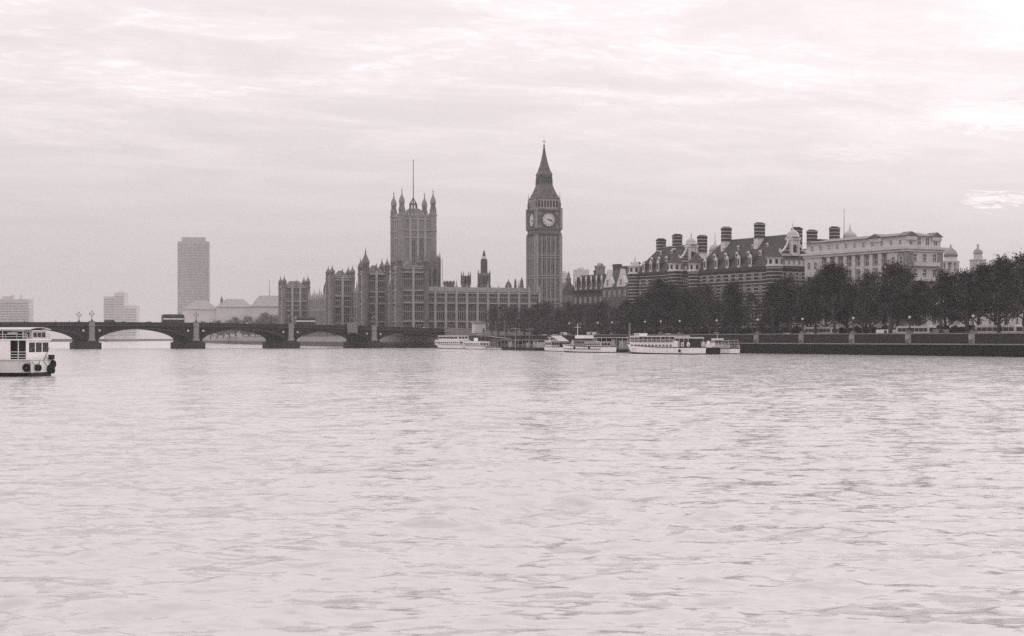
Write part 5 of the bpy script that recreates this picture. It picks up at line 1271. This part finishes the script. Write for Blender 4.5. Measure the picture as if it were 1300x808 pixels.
# the near cruiser at the left edge
def near_cruiser():
    D = 156; L_ = 23; B_ = 5.2; hd = 171; a = R(hd); cx0, cy0 = X(38, D), D       # near stern corner
    # local: bow +x, stern at -L/2; the near stern corner is (-L/2, +B/2) once turned
    lx, ly = -L_ / 2, B_ / 2
    g = thing('river_cruiser', 'near white river cruiser cut by the left edge, tyre fenders on its stern', 'boat', (cx0 - (lx * math.cos(a) - ly * math.sin(a)), cy0 - (lx * math.sin(a) + ly * math.cos(a)), 0), hd)
    hull(g, L_, B_, -.5, 2.4, 1.75, mat('grubby white hull', 0.66, 0.45, nscale=0.7, namt=0.25), rake=2.2, tran=.96, bt=.40, strake=CREAM)  # black boot band heightened, painting in the shadow under the hull
    xs = -L_ / 2; z1, z2 = 1.75, 3.8; w = B_ - .3; yo = w / 2
    m = MB()
    for s in (-1, 1):
        m.bx(xs + 2.25, L_ / 2 - 5.5, s * yo - .06, s * yo + .06, z1 - .05, z2)
        m.bx(xs + .3, xs + .5, s * yo - .06, s * yo + .06, z1 - .05, z2)
    # stern bulkhead: solid below, framed windows above
    m.bx(xs + .3, xs + .42, -yo + .07, yo - .07, z1 - .05, z1 + .8); m.bx(xs + .3, xs + .42, -yo + .07, yo - .07, z2 - .22, z2)
    for k in range(4): y = -yo + .16 + k * (2 * yo - .32) / 3; m.bx(xs + .305, xs + .415, y - .08, y + .08, z1 + .8, z2 - .22)
    sw = m.build('saloon', WHITE, g)
    m = MB(); m.bx(xs + .34, xs + .38, -yo + .2, yo - .2, z1 + .8, z2 - .22); m.build('stern_windows', GLASS, sw)
    m = MB(); m.bx(xs + .9, L_ / 2 - 5.7, -yo + .5, yo - .5, z1 - .3, z2 - .04); m.build('saloon_shade', BLACK, sw)  # black block standing in for the shade inside the saloon
    wm = MB(); wm.bx(-.55, .55, -.03, .03, 0, .8); wme = wm.mesh('window', GLASS)
    for i in range(7):
        for s in (-1, 1): put('window', wme, sw, T(xs + 4.4 + i * 1.7, s * (yo + .045), z1 + 1.05))
    m = MB(); m.bx(xs + .15, L_ / 2 - 5.2, -B_ / 2 + .02, B_ / 2 - .02, z2, z2 + .14); m.build('upper_deck', WHITE, g)
    for s in (-1, 1): rails(g, [(xs + .5, s * yo, z1), (xs + 2.25, s * yo, z1)], .85, 1, WHITE, 3, .03)
    for s in (-1, 1): m = MB(); m.bx(xs + 1.33, xs + 1.39, s * yo - .06, s * yo + .06, z1, z2); m.build('deck_post', WHITE, g)
    zz = z2 + .14
    # upper deck: windowed shelter at the stern, dark awning space forward
    cabin(g, xs + .25, xs + 1.15, B_ - 2.0, zz, zz + .82, CREAM, 1, zz + .2, zz + .7, 'stern_shelter', roof_over=.05)
    posts_roof(g, xs + .8, L_ / 2 - 6, w - .2, zz, zz + .85, CREAM, 7, thick=.10)
    m = MB(); m.bx(xs + 1.3, L_ / 2 - 7, -2.1, 2.1, zz, zz + .8); m.build('canopy_shade', BLACK, g)  # black block added for the shade under the canopy
    m = MB()
    for s in (-1, 1): m.bx(xs + 1.6, xs + 2.7, s * (yo - .3) - .03, s * (yo - .3) + .03, zz + .48, zz + .7); m.bx(xs + 6.6, L_ / 2 - 6.2, s * (yo - .3) - .03, s * (yo - .3) + .03, zz + .3, zz + .6)
    m.build('side_screen', CREAM, g)
    for s in (-1, 1): rails(g, [(xs + .3, s * (yo + .05), zz), (L_ / 2 - 5.6, s * (yo + .05), zz)], .5, 14, CREAM, 2, .03)
    rf = MB(); n = 8
    for i in range(n):
        y0, y1 = -w / 2 + w * i / n, -w / 2 + w * (i + 1) / n; c0, c1 = .22 * (1 - (2 * y0 / w) ** 2), .22 * (1 - (2 * y1 / w) ** 2); x0, x1 = xs + .1, xs + 6.5; q = zz + .96
        rf.add([(x0, y0, q + c0), (x1, y0, q + c0), (x1, y1, q + c1), (x0, y1, q + c1), (x0, y0, q + c0 + .07), (x1, y0, q + c0 + .07), (x1, y1, q + c1 + .07), (x0, y1, q + c1 + .07)], [(3, 2, 1, 0), (4, 5, 6, 7), (0, 1, 5, 4), (2, 3, 7, 6), (1, 2, 6, 5), (3, 0, 4, 7)])
    rf.build('cambered_roof', CREAM, g)
    m = MB(); m.tube((xs - .05, -.4, 1.7), (xs - .7, -.4, 3.1), .035, .025); m.build('flagstaff', BLACK, g)
    m = MB()
    for s in (-1, 1):
        p = [Vector((xs + .1, s * 2.2, 1.75)), Vector((xs - .35, s * 2.0, 1.0)), Vector((xs - .25, s * 1.2, .7)), Vector((xs + .02, s * .4, 1.7))]
        for q, r_ in zip(p[:-1], p[1:]): m.tube(q, r_, .03, .03, 5)
    m.build('fender_rope', BLACK, g)
    for i, (y, z, r) in enumerate(((1.3, .95, .36), (.75, .9, .36), (-1.6, .75, .46), (-2.1, .95, .46), (-2.45, 1.25, .46), (-2.3, .6, .4))): tyre(g, xs - .14, y, z, r, 90)
    for x in (xs + .35, xs + 7.0):
        for s in (-1, 1): tyre(g, x, s * (B_ / 2 + .1), .95, .46)
    m = MB(); m.tube((xs - .05, B_ / 2 + .12, -.3), (xs - .05, B_ / 2 + .12, 1.5), .06); m.build('mooring_post', BLACK, g)
    m = MB(); m.bx(xs - .35, xs - .02, -2.3, -1.5, 1.75, 2.25); m.build('stern_box', RUBBER, g)
near_cruiser()
# two-deck cruiser moored below the banded brick block
def two_deck():
    g, L_ = boat('two_deck_cruiser', 'long white two-deck cruiser moored by the wall, dark open stern with two life rings', 796, 398, 886.5, 373); B_ = 5.6
    hull(g, L_, B_, -.4, 2.7, 1.75, WHITE, rake=2.4, tran=.9)
    s0 = -L_ / 2
    cabin(g, s0 + 7.0, L_ / 2 - 4.5, B_ - .7, 1.5, 2.75, WHITE, 12, 1.95, 2.45, 'lower_saloon', gap=.5, glass=mat('greyed glass', 0.12, 0.3), roof_over=.1)
    m = MB(); m.bx(s0 + 6.6, L_ / 2 - 4.2, -B_ / 2 + .25, B_ / 2 - .25, 2.88, 2.98); m.build('upper_deck', WHITE, g)
    for s in (-1, 1): rails(g, [(s0 + 6.8, s * (B_ / 2 - .35), 2.98), (L_ / 2 - 4.4, s * (B_ / 2 - .35), 2.98)], .75, 18, CREAM, 2, .045)
    seats(g, s0 + 7.5, L_ / 2 - 5, B_ - 1.2, 2.98, 15)
    posts_roof(g, s0 + 6.4, L_ / 2 - 4.6, B_ - .5, 2.98, 4.5, WHITE, 10, thick=.2)
    m = MB()
    for s in (-1, 1):
        for k in range(4): x = s0 + 8 + k * (L_ - 16) / 4; m.bx(x, x + (L_ - 16) / 4 - 1.6, s * (B_ / 2 - .42) - .02, s * (B_ / 2 - .42) + .02, 3.75, 4.45)
    m.build('awning_side', mat('dark awning cloth', 0.07), g)
    cabin(g, L_ / 2 - 7.2, L_ / 2 - 4.9, 2.4, 4.7, 5.2, WHITE, 2, 4.8, 5.1, 'wheelhouse', ends=False, roof_over=.1)
    c = posts_roof(g, s0 + .8, s0 + 6.2, B_ - .5, 1.7, 4.0, CREAM, 3, 'stern_canopy', thick=.35)
    m = MB(); m.bx(s0 + 1.4, s0 + 6.1, -B_ / 2 + .9, B_ / 2 - .9, 1.7, 3.9); m.build('stern_shade', BLACK, g)  # black block standing in for the shaded open cockpit
    m = MB(); m.bx(s0 + 5.2, s0 + 7.2, -B_ / 2 + .4, B_ / 2 - .4, 1.7, 3.4); m.build('deck_house', WHITE, g)
    for s in (-1, 1):
        for x in (s0 + 1.1, s0 + 3.4): ringbuoy(g, x, s * (B_ / 2 - .5), 2.5, .46)
    tyre(g, s0 + 4, B_ / 2, .9, .4); tyre(g, s0 + 4, -B_ / 2, .9, .4); m = MB(); m.tube((L_ / 2 - .6, 0, 2.5), (L_ / 2 + .1, 0, 4.6), .05, .03); m.build('jackstaff', WHITE, g)
two_deck()
def barge():
    g, L_ = boat('dark_lighter', 'low black work barge wedged between the two-deck cruiser and the small wheelhouse boat', 886, 392, 907, 380); 
    hull(g, L_, 3.6, -.4, 1.7, 1.6, HULLD, rake=.8, tran=.9)
    m = MB(); m.bx(-1, 1.0, -.9, .9, 1.5, 3.0); m.bx(-1.2, 1.2, -1.1, 1.1, 3.0, 3.1); m.build('cuddy', CREAM, g); m = MB(); m.gable(-2.6, -1.2, -.8, .8, 1.6, 3.4, 'x'); m.build('tarpaulin', WHITE, g)
    tyre(g, -L_ / 2 + 1.2, 1.8, 1.0, .45); tyre(g, -L_ / 2 + 1.2, -1.8, 1.0, .45)
barge()
def wheel_boat():
    g, L_ = boat('wheelhouse_boat', 'small white boat with a tall wheelhouse and open railed stern, rightmost of the moored boats', 904, 398, 933, 384); B_ = 3.4
    hull(g, L_, B_, -.35, 1.9, 1.45, WHITE, rake=1.1, tran=.85)
    cabin(g, L_ / 2 - 4.6, L_ / 2 - 2.4, 2.4, 1.4, 3.9, WHITE, 2, 2.9, 3.5, 'wheelhouse', roof_over=.12)
    posts_roof(g, -L_ / 2 + .8, L_ / 2 - 4.6, B_ - .6, 1.4, 3.5, CREAM, 4, thick=.08)
    for s in (-1, 1): rails(g, [(-L_ / 2 + .4, s * (B_ / 2 - .25), 1.4), (L_ / 2 - 4.6, s * (B_ / 2 - .1), 1.4)], .9, 6, WHITE, 3, .05)
    m = MB(); m.tube((L_ / 2 - 3.4, 0, 4), (L_ / 2 - 3.4, 0, 5.2), .05); m.build('mast', WHITE, g)
wheel_boat()
def launch():
    g, L_ = boat('motor_yacht', 'white flush-decked vessel with a low wheelhouse and mast, moored before the covered pontoon', 714, 440, 774, 417); B_ = 5.0
    hull(g, L_, B_, -.4, 2.5, 1.7, WHITE, rake=1.6, tran=.9); s0 = -L_ / 2
    m = MB(); 
    for s in (-1, 1): m.bx(s0 + 1, L_ / 2 - 5, s * B_ / 2 - .02, s * B_ / 2 + .04, .95, 1.12)
    m.build('belting', BLACK, g)
    cabin(g, s0 + 2, s0 + 10.5, 3.4, 1.6, 3.0, CREAM, 7, 2.1, 2.7, 'after_cabin', roof_over=.15)
    cabin(g, s0 + 11, s0 + 17, 3.2, 1.6, 3.4, GREYP, 5, 2.3, 3.1, 'mid_cabin', roof_over=.4)
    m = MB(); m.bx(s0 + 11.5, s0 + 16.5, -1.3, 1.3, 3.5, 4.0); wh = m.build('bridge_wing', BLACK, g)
    m = MB(); m.bx(s0 + 11.2, s0 + 16.2, -1.6, 1.6, 4.0, 4.9); m.build('bridge_top', WHITE, g)
    m = MB(); m.lathe([(.8, 1.6), (.65, 3.4)], 10, s0 + 19.5, 0); m.build('funnel', CREAM, g)
    m = MB(); m.tube((s0 + 17.4, 0, 1.6), (s0 + 17.4, 0, 8.3), .14, .07); m.tube((s0 + 17.4, -1, 7.2), (s0 + 17.4, 1, 7.2), .05); m.build('mast', WHITE, g)
    for s in (-1, 1): rails(g, [(s0 + .6, s * (B_ / 2 - .2), 1.7), (L_ / 2 - 8, s * (B_ / 2 - .2), 1.7)], .8, 14, CREAM, 2, .04)
    for x in (s0 + 7, s0 + 15): tyre(g, x, B_ / 2, 1.4, .45); tyre(g, x, -B_ / 2, 1.4, .45)
launch()
def small_launch():
    g, L_ = boat('awning_launch', 'small white launch with a sloping canvas awning, left of the flush-decked vessel', 692, 478, 716, 455); B_ = 3.8
    hull(g, L_, B_, -.35, 1.9, 1.4, WHITE, rake=1.2); cabin(g, -1.5, L_ / 2 - 5, 2.6, 1.3, 3.2, WHITE, 4, 2.0, 2.8)
    cabin(g, 1, 4, 2.0, 3.3, 4.4, CREAM, 2, 3.6, 4.2, 'wheelhouse', roof_over=.1)
    m = MB(); a = -L_ / 2; m.add([(a, -1.6, 3.2), (a, 1.6, 3.2), (-2, 1.6, 4.9), (-2, -1.6, 4.9), (a, -1.6, 3.1), (a, 1.6, 3.1), (-2, 1.6, 4.8), (-2, -1.6, 4.8)], [(0, 1, 2, 3), (7, 6, 5, 4), (0, 4, 5, 1), (1, 5, 6, 2), (2, 6, 7, 3), (3, 7, 4, 0)]); aw_ = m.build('awning', CANVAS, g)
    m = MB()
    for x, z in ((a + .3, 3.1), (-2.2, 4.7)):
        for s in (-1, 1): m.tube((x, s * 1.4, 1.2), (x, s * 1.4, z), .05)
    m.build('awning_posts', BLACK, aw_)
small_launch()
def pier_boats():
    g, L_ = boat('enclosed_cruiser', 'white enclosed two-level cruiser at the bridge foot, leftmost of the moored boats', 554.5, 596, 593, 566); B_ = 5.5
    hull(g, L_, B_, -.4, 2.3, 1.6, WHITE, rake=1.8); s0 = -L_ / 2
    cabin(g, s0 + 2.5, L_ / 2 - 4.5, B_ - .6, 1.5, 3.3, WHITE, 12, 2.1, 2.7, 'lower_saloon', gap=.7, roof_over=.1)
    cabin(g, s0 + 4, L_ / 2 - 8, B_ - 1.2, 3.45, 5.0, WHITE, 5, 3.9, 4.7, 'upper_saloon', gap=.25, roof_over=.3)
    g, L_ = boat('low_cruiser', 'low white saloon boat with a row of dark windows, right of the leftmost moored cruiser', 591, 566, 617, 540); B_ = 4.6
    hull(g, L_, B_, -.35, 1.7, 1.3, WHITE, rake=1.4); cabin(g, -L_ / 2 + 2, L_ / 2 - 4, B_ - .8, 1.2, 2.9, WHITE, 9, 1.7, 2.3, 'saloon', gap=.8, roof_over=.12)
    m = MB(); m.bx(-1, .2, -.6, .6, 3.0, 4.2); m.build('deck_locker', WHITE, g)
    g, L_ = boat('pale_skiff', 'long low pale open boat lying at the left end of the dark landing pontoon', 617, 540, 640, 522); hull(g, L_, 3.2, -.3, 1.0, .9, CREAM, rake=1.0)
    m = MB(); m.bx(-4, 4, -1.2, 1.2, .85, 1.2); m.build('thwarts', GREYP, g); posts_roof(g, -6, 6, 2.6, .9, 3.0, BLACK, 5)
pier_boats()
# landing pontoons with their shelters
def pontoon(name, label, pa, Da, pb, Db, w, roofmat, zr, walls):
    g, L_ = boat(name, label, pa, Da, pb, Db); g['category'] = 'pontoon'
    m = MB(); m.bx(-L_ / 2, L_ / 2, -w / 2, w / 2, -.4, .95); m.bx(-L_ / 2 - .1, L_ / 2 + .1, -w / 2 - .12, w / 2 + .12, .55, .75); m.build('float', HULLD, g)
    for s in (-1, 1): rails(g, [(-L_ / 2, s * (w / 2 - .1), .95), (L_ / 2, s * (w / 2 - .1), .95)], 1.1, int(L_ / 2.2), GREYP, 3, .045)
    c = posts_roof(g, -L_ / 2 + .5, L_ / 2 - .5, w - 1.0, .95, zr, roofmat, int(L_ / 4), 'shelter_roof', thick=.18)
    r = random.Random(int(L_ * 10)); m = MB(); d = MB()
    x = -L_ / 2 + 1
    while x < L_ / 2 - 3:
        ln = r.uniform(1.6, 3.6)
        if r.random() < walls: (m if r.random() < .55 else d).bx(x, x + ln, -w / 2 + 1.3, w / 2 - 1.3, .95, zr - r.uniform(.05, .9))
        x += ln + r.uniform(.2, .8)
    m.build('pale_panel', CANVAS, g); d.build('dark_panel', HULLD, g)
    return g, L_
g1, L1 = pontoon('landing_pontoon', 'dark floating landing stage with sheeted panels and railings below the clock tower', 633, 538, 694, 486, 7, GREYP, 3.4, .8)
g2, L2 = pontoon('covered_pontoon', 'long dark covered pier with a pale flat roof, behind the white flush-decked vessel', 742, 462, 801, 424, 6, CREAM, 4.2, .6)
def pole(name, label, px, D, ytop, ybot, r, mt, cross=0, cat='pole', grp=None):
    g = thing(name, label, cat, (X(px, D), D, -.5), SH, grp); B = T(0, 0, .5); zt = Zp(ytop, D)
    m = MB(B); m.tube((0, 0, -.5), (0, 0, zt), r, r * .75, 8); m.build('shaft', mt, g)
    if cross:
        m = MB(B @ RZ(-SH)); m.bx(-cross, cross, -.09, .09, zt - .5, zt - .26); m.build('crossbar', mt, g); m = MB(B @ RZ(-SH))
        for s in (-1, 1): m.lathe([(.1, zt - .62), (.24, zt - .56), (.24, zt - .46)], 8, s * cross * .85)
        m.build('lamp_head', GREYP, g)
    return g
pole('lamp_mast', 'pale T-shaped lamp mast on the landing stage, left one of the pair', 654.5, 505, 416, 443, .13, GREYP, 1.6, 'mast', 'lamp masts on the landing stage')
pole('lamp_mast', 'pale T-shaped lamp mast on the landing stage, right one of the pair', 672.3, 492, 416.5, 441, .14, COPE, 1.2, 'mast', 'lamp masts on the landing stage')
pole('mooring_pile', 'thin pale mooring pile left of the landing stage, nearest the pale kiosk', 629.5, 530, 408, 443, .17, COPE, grp='mooring piles')
pole('mooring_pile', 'thin pale mooring pile between the kiosk pile and the lamp masts', 640.4, 520, 407, 443, .17, COPE, grp='mooring piles')
pole('mooring_pile', 'stout pale pole rising at the bow of the two-deck cruiser', 799.3, 404, 410.5, 449, .32, COPE, grp='mooring piles')
# kiosk and gangways at the bridge foot
def kiosk():
    D = 600; g = thing('kiosk', 'pale square kiosk with an overhanging flat roof beside the bridge end', 'kiosk', (X(608, D), D, GZ), 20)
    m = MB(B0); m.bx(-2.35, 2.35, -1.8, 1.8, Zp(423, D), Zp(411, D)); w = m.build('wall', BAND, g); m = MB(B0); m.bx(-2.7, 2.7, -2.1, 2.1, Zp(411, D), Zp(409.3, D)); m.build('roof', GREYP, g)
    m = MB(B0); m.bx(-1.3, 1.0, -1.5, 1.5, GZ - 4.4, Zp(423, D)); m.build('stem', BAND, g)
    m = MB(B0); m.bx(1.1, 1.7, -1.85, -1.805, Zp(422.5, D), Zp(417, D)); m.build('door', BLACK, g)
    for a, b, lab in (((X(584, 600), 600, 3.5), (X(624, 570), 570, 5.2), 'pale covered gangway rising behind the white cruisers to the kiosk'), ((X(620, 570), 570, 5.0), (X(646, 535), 535, 4.0), 'pale covered gangway sloping down from the kiosk to the landing stage')):
        a, b = Vector(a), Vector(b); g = thing('gangway', lab, 'gangway', ((a.x + b.x) / 2, (a.y + b.y) / 2, 0), math.degrees(math.atan2(b.y - a.y, b.x - a.x)), 'gangways'); l = math.hypot(b.x - a.x, b.y - a.y) / 2
        def bar(mb, z0, z1, w): mb.add([(-l, -w, a.z + z0), (l, -w, b.z + z0), (l, w, b.z + z0), (-l, w, a.z + z0), (-l, -w, a.z + z1), (l, -w, b.z + z1), (l, w, b.z + z1), (-l, w, a.z + z1)], [(0, 3, 2, 1), (4, 5, 6, 7), (0, 1, 5, 4), (1, 2, 6, 5), (2, 3, 7, 6), (3, 0, 4, 7)])
        m = MB(); bar(m, -.2, 0, 1.1); m.build('roof', COPE, g); m = MB(); bar(m, -2.6, -2.35, 1.0); m.build('walkway', BLACK, g)
        m = MB()
        for i in range(9):
            f = i / 8; x = -l + 2 * l * f; z = a.z + (b.z - a.z) * f
            for s in (-1, 1): m.tube((x, s * .95, z - 2.4), (x, s * .95, z - .15), .06, .06, 4)
        m.build('posts', GREYP, g)
kiosk()
# sheeted work platform hung on the bridge parapet
s_ = on_bridge(446.5, -.8); g = thing('work_cradle', 'pale sheeted work cradle hung over the bridge parapet before the fourth pier', 'cradle', (s_[0], s_[1], 6.3), BA)
m = MB(); m.bx(-2.1, 2.1, -1.1, -.35, .1, 4.3); m.build('sheeting', mat('grey plastic sheeting', 0.17, 0.6, nscale=0.8, namt=0.4), g)
m = MB(); m.bx(-2.2, 2.2, -1.2, -.3, -.1, .1); m.build('platform', BLACK, g)
m = MB(); 
for x in (-1.7, 1.7): m.ball((x, -1.2, -.22), .16, 6, 5)
m.build('lamp', WHITE, g)
# ---------------------------------------------------------------- river haze
hb = MB(); hb.bx(-2450, 2450, -70, 2950, -1.9, 137)
hz = tag(hb.build('haze', None), kind='stuff')
hm_ = bpy.data.materials.new('river haze'); hm_.use_nodes = True; t_ = hm_.node_tree; t_.nodes.clear()
v_ = t_.nodes.new('ShaderNodeVolumePrincipled'); v_.inputs['Color'].default_value = (0.78, 0.77, 0.773, 1); v_.inputs['Density'].default_value = 0.00013; v_.inputs['Anisotropy'].default_value = 0.0
o_ = t_.nodes.new('ShaderNodeOutputMaterial'); t_.links.new(v_.outputs[0], o_.inputs['Volume'])
hz.data.materials.clear(); hz.data.materials.append(hm_)
